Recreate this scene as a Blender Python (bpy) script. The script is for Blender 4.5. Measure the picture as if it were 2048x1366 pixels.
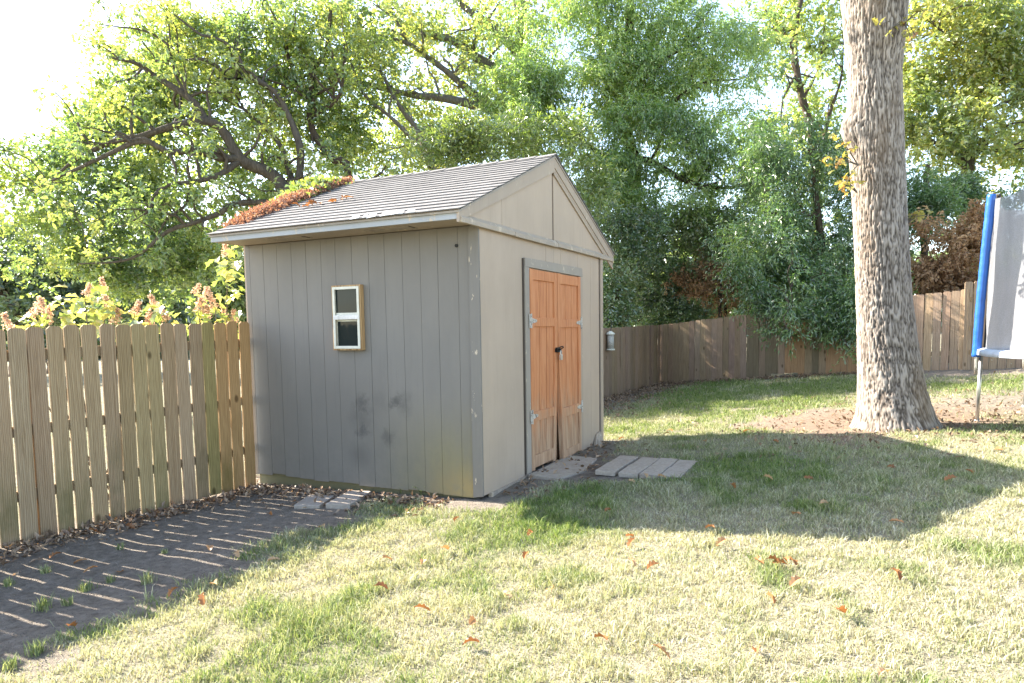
import bpy, math, random
import numpy as np
from mathutils import Vector, Matrix

for o in list(bpy.data.objects):
    bpy.data.objects.remove(o)
SC = bpy.context.scene
COL = SC.collection
R = math.radians

# ------------------------------------------------------------------ camera
FPX, PITCH, ROLL, CX, CY, EH = 1370.3, .0805, -.0154, 1024., 766.5, 1.55
_f = np.array([0, math.cos(PITCH), -math.sin(PITCH)])
_u = np.array([0, math.sin(PITCH), math.cos(PITCH)])
_x = np.array([1., 0, 0])
XR = _x * math.cos(ROLL) + _u * math.sin(ROLL)
UP = -_x * math.sin(ROLL) + _u * math.cos(ROLL)
cam = bpy.data.cameras.new('camera')
camo = bpy.data.objects.new('camera', cam)
COL.objects.link(camo)
m = Matrix.Identity(4)
for i in range(3):
    m[i][0] = XR[i]; m[i][1] = UP[i]; m[i][2] = -_f[i]
m[2][3] = EH
camo.matrix_world = m
cam.sensor_width = 36; cam.lens = 36 * FPX / 2048
cam.shift_y = (CY - 683) / 2048
cam.clip_end = 2000; cam.clip_start = .05
SC.camera = camo

# ------------------------------------------------------------------ sky, sun, exposure
SUN_AZ, SUN_EL = R(-27), R(36)          # direction the light travels in, and its elevation
LD = Vector((math.cos(SUN_AZ) * math.cos(SUN_EL), math.sin(SUN_AZ) * math.cos(SUN_EL), -math.sin(SUN_EL)))
w = bpy.data.worlds.new('World'); SC.world = w; w.use_nodes = True
nt = w.node_tree
sky = nt.nodes.new('ShaderNodeTexSky'); sky.sky_type = 'NISHITA'; sky.sun_disc = False
sky.sun_elevation = SUN_EL; sky.sun_rotation = math.atan2(-LD.x, -LD.y)
sky.air_density = .85; sky.dust_density = .9; sky.ozone_density = .6
bg = nt.nodes['Background']; bg.inputs[1].default_value = .15
nt.links.new(sky.outputs[0], bg.inputs[0])
sun = bpy.data.lights.new('sun', 'SUN'); sun.energy = 5.0; sun.angle = R(.5); sun.color = (1, .97, .92)
so = bpy.data.objects.new('sun', sun); COL.objects.link(so)
so.rotation_euler = LD.to_track_quat('-Z', 'Y').to_euler(); so.location = (-20, 10, 20)
SC.view_settings.view_transform = 'Standard'; SC.view_settings.look = 'None'
SC.view_settings.exposure = 2.35; SC.view_settings.gamma = 1
SC.view_settings.use_white_balance = True; SC.view_settings.white_balance_temperature = 7100; SC.view_settings.white_balance_tint = 12
SC.cycles.max_bounces = 8; SC.cycles.diffuse_bounces = 6; SC.cycles.transmission_bounces = 5
SC.cycles.transparent_max_bounces = 8
SC.cycles.use_denoising = True

# ------------------------------------------------------------------ pixel helpers
ORI = np.array([0, 0, EH])
def ray(px, py): return _f + XR * (px - CX) / FPX + UP * (CY - py) / FPX
def P(px, py, Y):
    d = ray(px, py); return ORI + d * (Y / d[1])
YAW = 1.1174; S0 = np.array([-.2699, 6.181, 0.])
UD = np.array([math.cos(YAW), math.sin(YAW), 0]); VD = np.array([-math.sin(YAW), math.cos(YAW), 0])
def SH(u, v, z=0): return S0 + UD * u + VD * v + np.array([0, 0, z])

# ------------------------------------------------------------------ numpy noise
def _hash(i, j, k, s):
    h = (i.astype(np.int64) * 374761393 + j.astype(np.int64) * 668265263 + k.astype(np.int64) * 2147483647 + s * 974634777) & 0xffffffff
    h = ((h ^ (h >> 13)) * 1274126177) & 0xffffffff
    h = ((h ^ (h >> 16)) * 2246822519) & 0xffffffff
    return ((h ^ (h >> 15)) & 0xffffff) / float(0xffffff)
def vn(x, y, z=None, s=0):
    x = np.asarray(x, float); y = np.asarray(y, float)
    z = np.zeros_like(x) if z is None else np.asarray(z, float)
    i, j, k = np.floor(x), np.floor(y), np.floor(z)
    fx, fy, fz = x - i, y - j, z - k
    fx, fy, fz = [t * t * (3 - 2 * t) for t in (fx, fy, fz)]
    r = 0
    for a in (0, 1):
        for b in (0, 1):
            for c in (0, 1):
                r = r + _hash(i + a, j + b, k + c, s) * (fx if a else 1 - fx) * (fy if b else 1 - fy) * (fz if c else 1 - fz)
    return r
def fbm(x, y, o=3, s=0):
    r = 0; a = .5
    for q in range(o):
        r = r + a * vn(x * 2 ** q, y * 2 ** q, None, s + q); a *= .5
    return r / (1 - .5 ** o)
def sstep(a, b, x):
    t = np.clip((x - a) / (b - a), 0, 1); return t * t * (3 - 2 * t)

# ------------------------------------------------------------------ ground height
_cp = [P(10, 1097, 5.36), P(503, 974, 7.3), SH(0, 0, -.02), SH(3.39, 0, .0), SH(0, 2.88, -.12), SH(3.39, 2.88, -.1),
       P(1795, 852, 8.45), P(1962, 842, 8.45), P(1875, 742, 13.4), P(1700, 746, 14.7), P(1320, 767, 17.8), P(1207, 797, 14.9),
       P(2048, 727, 14.), (-1.5, 2.5, -.12), (0, 2.5, -.05), (2, 2.5, .05), (-6, 3, -.2), (-8, 9, -.25), (-5, 16, -.3), (5, 4, .22),
       (1.7, 4.6, .08), (2.9, 4.3, .18), (-.1, 5.2, -.06), (9, 4, .4), (11, 9, .55)]
_cp = np.array(_cp, float)
def _U(r2): return np.where(r2 > 1e-9, .5 * r2 * np.log(np.maximum(r2, 1e-9)), 0)
def _solve():
    n = len(_cp); d = ((_cp[:, None, :2] - _cp[None, :, :2]) ** 2).sum(-1)
    A = np.zeros((n + 3, n + 3)); A[:n, :n] = _U(d) + .25 * np.eye(n)
    A[:n, n] = 1; A[:n, n + 1:] = _cp[:, :2]; A[n, :n] = 1; A[n + 1:, :n] = _cp[:, :2].T
    return np.linalg.solve(A, np.concatenate([_cp[:, 2], [0, 0, 0]]))
_W = _solve()
def gz(x, y):
    x = np.clip(np.asarray(x, float), -9, 12); y = np.clip(np.asarray(y, float), 1, 19)
    r = _W[-3] + _W[-2] * x + _W[-1] * y
    for c, wt in zip(_cp, _W): r = r + wt * _U((x - c[0]) ** 2 + (y - c[1]) ** 2)
    return r
def relief(x, y):
    return .035 * (fbm(x * 1.3, y * 1.3, 3, 5) - .5) + .012 * (vn(x * 7, y * 7, None, 9) - .5)
def ground(x, y): return gz(x, y) + relief(x, y)
def hit(px, py):
    d = ray(px, py); z = 0.
    for _ in range(25):
        t = (z - EH) / d[2]; p = ORI + d * t; z = .5 * z + .5 * float(ground(p[0], p[1]))
    return np.array([p[0], p[1], float(ground(p[0], p[1]))])

# ------------------------------------------------------------------ node material helpers
class NT:
    def __init__(s, name):
        s.m = bpy.data.materials.new(name); s.m.use_nodes = True; s.t = s.m.node_tree
        s.t.nodes.clear(); s.out = s.t.nodes.new('ShaderNodeOutputMaterial')
    def n(s, typ, ins=None, **kw):
        nd = s.t.nodes.new('ShaderNode' + typ)
        for k, v in kw.items(): setattr(nd, k, v)
        for k, v in (ins or {}).items(): s.set(nd, k, v)
        return nd
    def set(s, nd, k, v):
        i = nd.inputs[k]
        if hasattr(v, 'is_output') and v.is_output: s.t.links.new(v, i)
        elif isinstance(v, (tuple, list)) and len(v) == 3 and i.type == 'RGBA': i.default_value = (*v, 1)
        else: i.default_value = v
    def coord(s, scale=(1, 1, 1), kind='Object', rot=(0, 0, 0), off=None):
        c = s.n('TexCoord').outputs[kind]
        if off is not None: c = s.n('VectorMath', {0: c, 1: off}, operation='ADD').outputs[0]
        return s.n('Mapping', {'Vector': c, 'Scale': scale, 'Rotation': rot}).outputs[0]
    def noise(s, vec, scale=5, detail=4, rough=.55, dist=0):
        return s.n('TexNoise', {'Vector': vec, 'Scale': scale, 'Detail': detail, 'Roughness': rough, 'Distortion': dist}).outputs['Fac']
    def ramp(s, fac, stops, interp='LINEAR'):
        r = s.n('ValToRGB', {'Fac': fac}); e = r.color_ramp; e.interpolation = interp
        while len(e.elements) < len(stops): e.elements.new(.5)
        for el, (p, c) in zip(e.elements, stops):
            el.position = p; el.color = (*c, 1) if len(c) == 3 else c
        return r.outputs[0]
    def rampf(s, fac, a, b, lo=0, hi=1):
        return s.n('MapRange', {'Value': fac, 'From Min': a, 'From Max': b, 'To Min': lo, 'To Max': hi}, interpolation_type='SMOOTHSTEP').outputs[0]
    def mix(s, fac, a, b, mode='MIX'):
        n = s.n('Mix', data_type='RGBA', blend_type=mode)
        s.set(n, 0, fac); s.set(n, 6, a if not isinstance(a, tuple) else (*a, 1)); s.set(n, 7, b if not isinstance(b, tuple) else (*b, 1))
        return n.outputs[2]
    def math(s, op, a, b=0., c=0.):
        n = s.n('Math', operation=op); s.set(n, 0, a); s.set(n, 1, b); s.set(n, 2, c); return n.outputs[0]
    def attr(s, name, out='Fac'): return s.n('Attribute', attribute_name=name).outputs[out]
    def bump(s, h, st=.3, d=.01): return s.n('Bump', {'Height': h, 'Strength': st, 'Distance': d}).outputs[0]
    def pbr(s, col, rough=.7, nrm=None, metal=0, spec=.3):
        b = s.n('BsdfPrincipled'); s.set(b, 'Base Color', col); s.set(b, 'Roughness', rough); s.set(b, 'Metallic', metal)
        s.set(b, 'Specular IOR Level', spec)
        if nrm is not None: s.set(b, 'Normal', nrm)
        s.t.links.new(b.outputs[0], s.out.inputs[0]); return s.m
    def finish(s, sh): s.t.links.new(sh, s.out.inputs[0]); return s.m

def mat_leaf(name, stops, trans=.5, tcol=(1.3, 1.22, .66), gloss=.1):
    q = NT(name); c = q.ramp(q.attr('rnd'), stops)
    t = q.mix(1, c, (*tcol,), 'MULTIPLY')
    d = q.n('BsdfDiffuse', {'Color': c}).outputs[0]
    tr = q.n('BsdfTranslucent', {'Color': t}).outputs[0]
    mx = q.n('MixShader', {0: trans, 1: d, 2: tr}).outputs[0]
    g = q.n('BsdfGlossy', {'Color': (1, 1, 1), 'Roughness': .36}).outputs[0]
    return q.finish(q.n('MixShader', {0: gloss, 1: mx, 2: g}).outputs[0])

def mat_bark(name, ca, cb, sc=1.):
    q = NT(name); v = q.coord((6 * sc, 6 * sc, 1.3 * sc))
    n = q.noise(v, 3, 6, .65, .5); c = q.ramp(n, [(.25, cb), (.7, ca)])
    return q.pbr(c, .95, q.bump(n, .8, .04), spec=.1)

def mat_plain(name, col, rough=.6, metal=0, var=.15, sc=14, spec=.3):
    q = NT(name); n = q.noise(q.coord(), sc, 5, .6)
    c = q.ramp(n, [(.25, tuple(x * (1 - var) for x in col)), (.75, tuple(min(1, x * (1 + var)) for x in col))])
    return q.pbr(c, q.rampf(n, .2, .8, rough * .85, min(1, rough * 1.15)), q.bump(n, .15, .004), metal, spec)

M = {}
def mk_paint(name, col, stain=False, grain=True, peel=.0):
    """weathered exterior paint in the shed's own coordinates"""
    q = NT(name); oc = q.n('TexCoord').outputs['Object']
    sep = q.n('SeparateXYZ', {0: oc}); X, Y, Z = sep.outputs
    n1 = q.noise(q.coord((1, 1, .5)), 1.7, 5, .6); n2 = q.noise(q.coord((1, 1, .12)), 60, 3, .6); n3 = q.noise(q.coord(), 9, 6, .7)
    c = q.ramp(n1, [(.25, tuple(x * .88 for x in col)), (.75, tuple(x * 1.1 for x in col))])
    c = q.mix(q.rampf(n3, .55, .8, 0, .18), c, tuple(x * 1.35 for x in col))
    n5 = q.noise(q.coord((7, 7, .35)), 4, 5, .65); c = q.mix(q.rampf(n5, .52, .75, 0, .3), c, tuple(x * .72 for x in col))
    if stain:
        # algae: yellow-green film low on the wall towards the front corner
        fz = q.rampf(Z, 1.05, .0); fy = q.rampf(Y, 1.5, .1)
        f = q.math('MULTIPLY', q.math('MULTIPLY', fz, fy), q.rampf(n1, .25, .7, .25, 1))
        c = q.mix(q.math('MULTIPLY', f, .85), c, (.22, .185, .07))
        f2 = q.math('MULTIPLY', q.rampf(Z, .9, 0), q.rampf(n3, .4, .75, 0, .5)); c = q.mix(f2, c, (.13, .125, .1))
        c = q.mix(q.math('MULTIPLY', q.math('MULTIPLY', q.rampf(Z, .42, .0), q.rampf(Y, .8, .05)), q.rampf(n3, .3, .6, .2, .8)), c, (.33, .235, .09))
        # dark smudges at fixed places (y, z, radius)
        for (yy, zz, rr, ss) in ((1.36, .83, .12, .5), (1.37, .55, .1, .45), (.95, .85, .1, .5), (.86, .84, .17, .28), (1.06, .5, .12, .45), (1.42, .3, .2, .28), (1.38, .68, .2, .28), (1.15, .84, .2, .18)):
            dv = q.n('VectorMath', {0: oc, 1: (0, yy, zz)}, operation='DISTANCE').outputs['Value']
            dv = q.math('ADD', dv, q.math('MULTIPLY', q.math('SUBTRACT', n3, .5), .3))
            c = q.mix(q.rampf(dv, rr, .0, 0, ss), c, (.035, .035, .033))
    if peel > 0:
        n4 = q.noise(q.coord((1.6, 1.6, .6)), 7, 7, .75, .4)
        c = q.mix(q.rampf(n4, .66 - peel, .69 - peel), c, (.5, .41, .3))
    h = q.math('ADD', q.math('MULTIPLY', n2, .6), q.math('MULTIPLY', n3, .4)) if grain else n3
    return q.pbr(c, .62, q.bump(h, .22, .004), spec=.35)
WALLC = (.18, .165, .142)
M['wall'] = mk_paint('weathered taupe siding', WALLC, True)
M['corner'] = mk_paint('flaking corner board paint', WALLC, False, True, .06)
M['gable'] = mk_paint('taupe paint with bounce light', (.4, .312, .235), False)  # same paint as the long wall; lawn bounce light put into the colour
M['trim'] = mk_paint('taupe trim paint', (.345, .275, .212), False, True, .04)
M['casing'] = mk_paint('dark taupe casing paint', (.29, .25, .205), False, True, .05)
M['ledge'] = mk_paint('peeling ledge paint', (.34, .28, .22), False, True, .09)
M['fascia'] = mk_paint('fascia paint with skylight', (.33, .345, .35), False, True, .06)  # skylight on the eave put into a paler, bluer paint colour
M['dark'] = mat_plain('dark gap', (.03, .028, .025), .9)
M['seam'] = mat_plain('dark brown batten', (.075, .06, .048), .8)

q = NT('asphalt shingle'); oi = q.n('ObjectInfo')
n = q.noise(q.coord((1, 1, 1), 'Object', off=oi.outputs['Location']), 160, 2, .7); n2 = q.noise(q.coord(off=oi.outputs['Location']), 3, 4, .6)
c = q.ramp(n, [(.3, (.085, .084, .083)), (.7, (.225, .22, .215))])
c = q.mix(q.rampf(oi.outputs['Random'], 0, 1, 0, .45), c, (.21, .205, .2)); c = q.mix(q.rampf(n2, .5, .8, 0, .4), c, (.11, .106, .1))
M['shingle'] = q.pbr(c, .95, q.bump(n, .5, .004), spec=.1)

q = NT('weathered orange stain'); oc = q.n('TexCoord').outputs['Object']; Z = q.n('SeparateXYZ', {0: oc}).outputs[2]
n = q.noise(q.coord((8, 8, .7)), 3, 6, .65, .6); n2 = q.noise(q.coord((3, 3, 1)), 3.2, 7, .72); n3 = q.noise(q.coord((14, 14, 1.5)), 6, 5, .7)
c = q.ramp(n, [(.25, (.36, .125, .05)), (.5, (.52, .2, .08)), (.8, (.6, .3, .15))])
wr = q.rampf(q.math('ADD', Z, q.math('MULTIPLY', q.math('SUBTRACT', n2, .5), 1.3)), 1.0, .2)
c = q.mix(q.math('MULTIPLY', wr, .85), c, q.ramp(n, [(.3, (.24, .14, .08)), (.7, (.5, .36, .24))]))
c = q.mix(q.rampf(n3, .68, .78, 0, .55), c, (.55, .42, .3))
M['orange'] = q.pbr(c, .6, q.bump(n, .35, .004), spec=.3)

def mk_wood(name, light, mid, dark, moss=0.):
    q = NT(name); oi = q.n('ObjectInfo'); rnd = oi.outputs['Random']
    off = q.n('CombineXYZ', {0: q.math('MULTIPLY', rnd, 37.), 1: q.math('MULTIPLY', rnd, 19.), 2: q.math('MULTIPLY', rnd, 53.)}).outputs[0]
    v = q.coord((1, 1, .055), off=off)
    wv = q.n('TexWave', {'Vector': v, 'Scale': 22., 'Distortion': 9., 'Detail': 3., 'Detail Scale': 1.3}, bands_direction='X').outputs['Fac']
    n = q.noise(q.coord((1, 1, .04), off=off), 70, 4, .7); n2 = q.noise(q.coord((1, 1, .5), off=off), 4, 5, .65)
    vo = q.n('TexVoronoi', {'Vector': q.coord((1, 1, .55), off=off), 'Scale': 4.2}).outputs['Distance']
    c = q.ramp(wv, [(.1, dark), (.5, mid), (.95, light)])
    c = q.mix(.45, c, q.ramp(n, [(.3, dark), (.7, light)]))
    c = q.mix(q.rampf(n2, .55, .8, 0, .5), c, tuple(x * .55 for x in mid))
    c = q.mix(q.rampf(vo, .13, .05, 0, .8), c, (.075, .045, .022))
    if moss > 0:
        Z = q.n('SeparateXYZ', {0: q.n('TexCoord').outputs['Object']}).outputs[2]
        mo = q.math('MULTIPLY', q.rampf(Z, .95, .1), q.rampf(n2, .3, .65))
        mo = q.math('MULTIPLY', mo, q.rampf(q.noise(off, 3, 0), .35, .6))
        c = q.mix(q.math('MULTIPLY', mo, moss), c, (.085, .1, .03))
    c = q.mix(1, c, oi.outputs['Color'], 'MULTIPLY')
    return q.pbr(c, .85, q.bump(q.math('ADD', wv, n), .3, .004), spec=.15)
M['picket'] = mk_wood('pine picket', (.48, .36, .225), (.38, .27, .155), (.25, .165, .09), .6)
M['oldpicket'] = mk_wood('weathered grey picket', (.36, .265, .185), (.27, .185, .122), (.145, .096, .062), .1)
M['rail'] = mk_wood('fence rail wood', (.38, .27, .16), (.28, .185, .1), (.15, .095, .05))
M['skid'] = mk_paint('mossy skid timber', (.15, .14, .075), False)
M['pine'] = mk_wood('raw window wood', (.5, .34, .18), (.36, .22, .1), (.2, .11, .05))
M['cream'] = mat_plain('cream window frame', (.62, .6, .5), .45)
M['white'] = mat_plain('white hardware', (.62, .6, .56), .5, 0, .3)
q = NT('paint-flecked hinge'); n = q.noise(q.coord(), 38, 5, .7); M['hinge'] = q.pbr(q.ramp(n, [(.42, (.16, .14, .12)), (.5, (.5, .47, .42))]), .5, q.bump(n, .4, .004), .3)
M['steel'] = mat_plain('galvanised steel', (.55, .55, .53), .35, .9)
M['blackmetal'] = mat_plain('black metal', (.02, .02, .022), .4, .6)
q = NT('window glass'); n = q.noise(q.coord(), 3, 3, .5)
M['glass'] = q.pbr((.02, .026, .024), .05, q.bump(n, .2, .01), spec=.18)
q = NT('concrete paver'); n = q.noise(q.coord(off=q.n('ObjectInfo').outputs['Location']), 30, 6, .7); n2 = q.noise(q.coord(off=q.n('ObjectInfo').outputs['Location']), 5, 4, .6)
c = q.ramp(n, [(.3, (.26, .22, .18)), (.7, (.42, .365, .3))]); c = q.mix(q.rampf(n2, .5, .75, 0, .6), c, (.24, .195, .15))
M['paver'] = q.pbr(c, .9, q.bump(n, .4, .005), spec=.2)
M['blue'] = mat_plain('blue vinyl', (.012, .1, .38), .32, 0, .2, 6, .5)
M['pad'] = mat_plain('pale blue pad vinyl', (.45, .52, .62), .5, 0, .15)
q = NT('enclosure mesh'); vv = q.n('TexCoord').outputs['Object']
n = q.noise(vv, 90, 2, .6); n2 = q.noise(q.coord((1, 1, .3)), 2.2, 3)
cc = q.ramp(n2, [(.3, (.22, .225, .235)), (.7, (.32, .325, .335))])
df = q.n('BsdfDiffuse', {'Color': cc}).outputs[0]; tl = q.n('BsdfTranslucent', {'Color': cc}).outputs[0]
M['net'] = q.finish(q.n('MixShader', {0: q.rampf(n, .3, .7, .66, .88), 1: q.n('BsdfTransparent', {'Color': (1, 1, 1)}).outputs[0], 2: q.n('MixShader', {0: .45, 1: df, 2: tl}).outputs[0]}).outputs[0])
M['matblack'] = mat_plain('black jump mat', (.02, .02, .02), .7)

# bark of the near trunk: plates paler than the fissures between them
q = NT('furrowed oak bark'); hh = q.attr('h'); n = q.noise(q.coord((1, 1, .5)), 26, 6, .7); n2 = q.noise(q.coord((1, 1, .35)), 1.6, 3)
c = q.ramp(hh, [(.15, (.065, .053, .043)), (.5, (.2, .17, .142)), (.9, (.34, .3, .258))])
c = q.mix(q.rampf(n2, .5, .72, 0, .45), c, (.2, .14, .09)); c = q.mix(q.rampf(n, .5, .8, 0, .3), c, (.26, .245, .21))
M['oakbark'] = q.pbr(c, .95, q.bump(n, .7, .012), spec=.1)
M['bark'] = mat_bark('grey oak bark', (.13, .11, .088), (.05, .04, .031))
M['bark2'] = mat_bark('pale lichen bark', (.19, .17, .14), (.075, .064, .052))
M['bark3'] = mat_bark('dark slim bark', (.11, .085, .065), (.045, .034, .026))
M['l_oak'] = mat_leaf('oak leaves', [(0, (.1, .18, .07)), (.35, (.19, .29, .09)), (.7, (.32, .4, .11)), (1, (.46, .47, .15))], .62)
M['l_yel'] = mat_leaf('yellowing oak leaves', [(0, (.13, .21, .08)), (.35, (.25, .34, .11)), (.75, (.41, .44, .14)), (1, (.56, .48, .15))], .62)
M['l_wil'] = mat_leaf('fine green leaves', [(0, (.11, .21, .07)), (.4, (.21, .345, .1)), (.8, (.31, .44, .14)), (1, (.42, .5, .2))], .6)
M['l_dark'] = mat_leaf('dark shrub leaves', [(0, (.04, .09, .03)), (.5, (.09, .17, .055)), (.85, (.17, .26, .09)), (1, (.3, .34, .19))], .42, gloss=.12)
M['l_feath'] = mat_leaf('feathery blue-green leaves', [(0, (.05, .12, .04)), (.5, (.11, .215, .07)), (1, (.22, .33, .11))], .55)
M['l_brown'] = mat_leaf('dead brown leaves', [(0, (.2, .115, .065)), (.5, (.37, .24, .135)), (1, (.52, .39, .25))], .35, (1.2, 1, .7), gloss=.015)
M['l_red'] = mat_leaf('dried red vine leaves', [(0, (.17, .085, .06)), (.5, (.31, .175, .125)), (1, (.47, .35, .25))], .35, (1.2, .9, .6), gloss=.015)
M['l_lime'] = mat_leaf('lime vine leaves', [(0, (.1, .17, .04)), (.5, (.2, .28, .07)), (1, (.34, .37, .11))], .5)
M['l_hyd'] = mat_leaf('large lime leaves', [(0, (.12, .2, .06)), (.5, (.26, .33, .1)), (1, (.42, .4, .14))], .6)
M['l_far'] = mat_leaf('distant foliage', [(0, (.07, .12, .06)), (.5, (.14, .21, .09)), (1, (.26, .33, .14))], .55)
M['petal'] = mat_leaf('faded pink bracts', [(0, (.4, .26, .19)), (.5, (.58, .44, .33)), (1, (.66, .58, .48))], .45, (1.2, 1, .8), gloss=.015)
M['deadleaf'] = mat_leaf('dead oak leaf', [(0, (.2, .09, .04)), (.5, (.33, .16, .065)), (1, (.48, .32, .18))], .25, (1.2, .9, .5), gloss=.015)
M['litter'] = mat_leaf('leaf litter', [(0, (.11, .075, .05)), (.5, (.24, .165, .11)), (1, (.42, .31, .21))], .15, (1.2, .9, .5), gloss=.015)
M['sprig'] = mat_leaf('yellow oak sprig leaf', [(0, (.26, .28, .07)), (.7, (.46, .4, .1)), (1, (.45, .23, .09))], .5, (1.2, 1.05, .6))

# grass blades: straw to green by patch, with blade-to-blade variety
q = NT('lawn blades'); g = q.attr('grn'); r_ = q.attr('rnd')
straw = q.ramp(r_, [(0, (.25, .225, .15)), (.5, (.45, .425, .32)), (1, (.62, .6, .5))])
green = q.ramp(r_, [(0, (.08, .14, .04)), (.6, (.17, .25, .075)), (1, (.32, .36, .15))])
c = q.mix(g, straw, green); d = q.n('BsdfDiffuse', {'Color': c}).outputs[0]
tr = q.n('BsdfTranslucent', {'Color': q.mix(1, c, (1.25, 1.2, .7), 'MULTIPLY')}).outputs[0]
M['grass'] = q.finish(q.n('MixShader', {0: .35, 1: d, 2: tr}).outputs[0])
# soil / thatch
q = NT('yard soil'); dm = q.attr('dirt'); gg = q.attr('grn'); wc = q.coord()
n = q.noise(wc, 14, 8, .7); n2 = q.noise(wc, 90, 4, .7); n3 = q.noise(wc, 1.1, 4, .6)
soil = q.ramp(n, [(.25, (.12, .1, .08)), (.5, (.25, .215, .175)), (.75, (.38, .335, .28))])
soil = q.mix(q.rampf(n2, .6, .72, 0, .55), soil, (.09, .07, .055)); soil = q.mix(q.rampf(n3, .45, .7, 0, .4), soil, (.3, .26, .21))
th = q.ramp(n2, [(.25, (.22, .19, .13)), (.5, (.36, .325, .24)), (.75, (.5, .46, .36))])
th = q.mix(q.math('MULTIPLY', gg, .5), th, (.11, .15, .05))
soil = q.mix(q.attr('red'), soil, (.26, .17, .115))
c = q.mix(dm, th, soil)
M['soil'] = q.pbr(c, 1, q.bump(q.math('ADD', n, n2), 1., .035), spec=.05)

# ------------------------------------------------------------------ mesh helpers
def link(name, me, mat=None, parent=None):
    o = bpy.data.objects.new(name, me); COL.objects.link(o)
    if mat is not None and not me.materials: me.materials.append(mat)
    if parent is not None: o.parent = parent
    return o
def fast(name, V, F, mat, attrs=None, smooth=False):
    """mesh from arrays; F is a list of int arrays (n,3) / (n,4)"""
    me = bpy.data.meshes.new(name); V = np.asarray(V, np.float32)
    F = [np.asarray(f, np.int32) for f in (F if isinstance(F, list) else [F]) if len(f)]
    me.vertices.add(len(V)); me.vertices.foreach_set('co', V.ravel())
    nl = sum(f.size for f in F); npoly = sum(len(f) for f in F)
    me.loops.add(nl); me.loops.foreach_set('vertex_index', np.concatenate([f.ravel() for f in F]))
    me.polygons.add(npoly); st = []; k = 0
    for f in F:
        st.append(k + np.arange(len(f)) * f.shape[1]); k += f.size
    me.polygons.foreach_set('loop_start', np.concatenate(st).astype(np.int32))
    me.polygons.foreach_set('use_smooth', np.full(npoly, smooth, bool))
    me.update(calc_edges=True)
    for k_, a in (attrs or {}).items():
        at = me.attributes.new(k_, 'FLOAT', 'POINT'); at.data.foreach_set('value', np.asarray(a, np.float32))
    me.materials.append(mat); return me
class MB:
    """collects simple solids for one mesh"""
    def __init__(s): s.v = []; s.f = []
    def add(s, vs, fs):
        k = len(s.v); s.v += [tuple(map(float, p)) for p in vs]; s.f += [tuple(i + k for i in f) for f in fs]; return s
    def box(s, a, b):
        (x0, y0, z0), (x1, y1, z1) = a, b
        return s.add([(x0, y0, z0), (x1, y0, z0), (x1, y1, z0), (x0, y1, z0), (x0, y0, z1), (x1, y0, z1), (x1, y1, z1), (x0, y1, z1)],
                     [(0, 3, 2, 1), (4, 5, 6, 7), (0, 1, 5, 4), (1, 2, 6, 5), (2, 3, 7, 6), (3, 0, 4, 7)])
    def prism(s, pts, ext):
        """polygon (3D points) extruded by vector"""
        n = len(pts); e = np.array(ext); top = [tuple(np.array(p) + e) for p in pts]
        return s.add(list(pts) + top, [tuple(range(n - 1, -1, -1)), tuple(range(n, 2 * n))] + [(i, (i + 1) % n, n + (i + 1) % n, n + i) for i in range(n)])
    def tube(s, pts, rad, n=8, cap=True):
        V, F = tube_arrays(np.array(pts, float), np.full(len(pts), rad) if np.isscalar(rad) else np.array(rad), n)
        s.add(V, [tuple(f) for f in F])
        if cap:
            k = len(s.v) - len(V); s.f.append(tuple(k + i for i in range(n))[::-1]); s.f.append(tuple(len(s.v) - n + i for i in range(n)))
        return s
    def build(s, name, mat, parent=None, bevel=0, smooth=False):
        me = bpy.data.meshes.new(name); me.from_pydata(s.v, [], s.f); me.materials.append(mat)
        if smooth: me.polygons.foreach_set('use_smooth', np.ones(len(me.polygons), bool))
        me.update(); o = link(name, me, None, parent)
        if bevel:
            b = o.modifiers.new('bevel', 'BEVEL'); b.width = bevel; b.segments = 2; b.limit_method = 'ANGLE'
        return o
def tube_arrays(P_, r, n):
    """rings along a polyline"""
    P_ = np.asarray(P_, float); k = len(P_)
    T = np.gradient(P_, axis=0); T /= np.linalg.norm(T, axis=1)[:, None] + 1e-9
    ref = np.array([0, 0, 1.]) if abs(T[0][2]) < .9 else np.array([1., 0, 0])
    A = np.cross(T, ref); A /= np.linalg.norm(A, axis=1)[:, None] + 1e-9; B = np.cross(T, A)
    an = np.arange(n) * 2 * np.pi / n
    V = P_[:, None, :] + r[:, None, None] * (A[:, None, :] * np.cos(an)[None, :, None] + B[:, None, :] * np.sin(an)[None, :, None])
    i = np.arange(k - 1)[:, None] * n; j = np.arange(n)[None, :]; j2 = (j + 1) % n
    F = np.stack([i + j, i + j2, i + n + j2, i + n + j], -1).reshape(-1, 4)
    return V.reshape(-1, 3), F
def spline(pts, step):
    """Catmull-Rom through points, resampled"""
    p = np.asarray(pts, float); p = np.vstack([2 * p[0] - p[1], p, 2 * p[-1] - p[-2]]); out = []
    for i in range(1, len(p) - 2):
        k = max(2, int(np.linalg.norm(p[i + 1] - p[i]) / step)); t = (np.arange(k) / k)[:, None]
        a, b, c, d = p[i - 1:i + 3]
        out.append(.5 * (2 * b + (c - a) * t + (2 * a - 5 * b + 4 * c - d) * t ** 2 + (3 * b - a - 3 * c + d) * t ** 3))
    return np.vstack(out + [p[-2][None]])
def tag(o, label=None, cat=None, group=None, kind=None):
    for k, v in (('label', label), ('category', cat), ('group', group), ('kind', kind)):
        if v: o[k] = v
    return o
def empty(name, loc, rz=0):
    o = bpy.data.objects.new(name, None); COL.objects.link(o); o.location = loc; o.rotation_euler.z = rz
    o.empty_display_size = .2; return o

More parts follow.
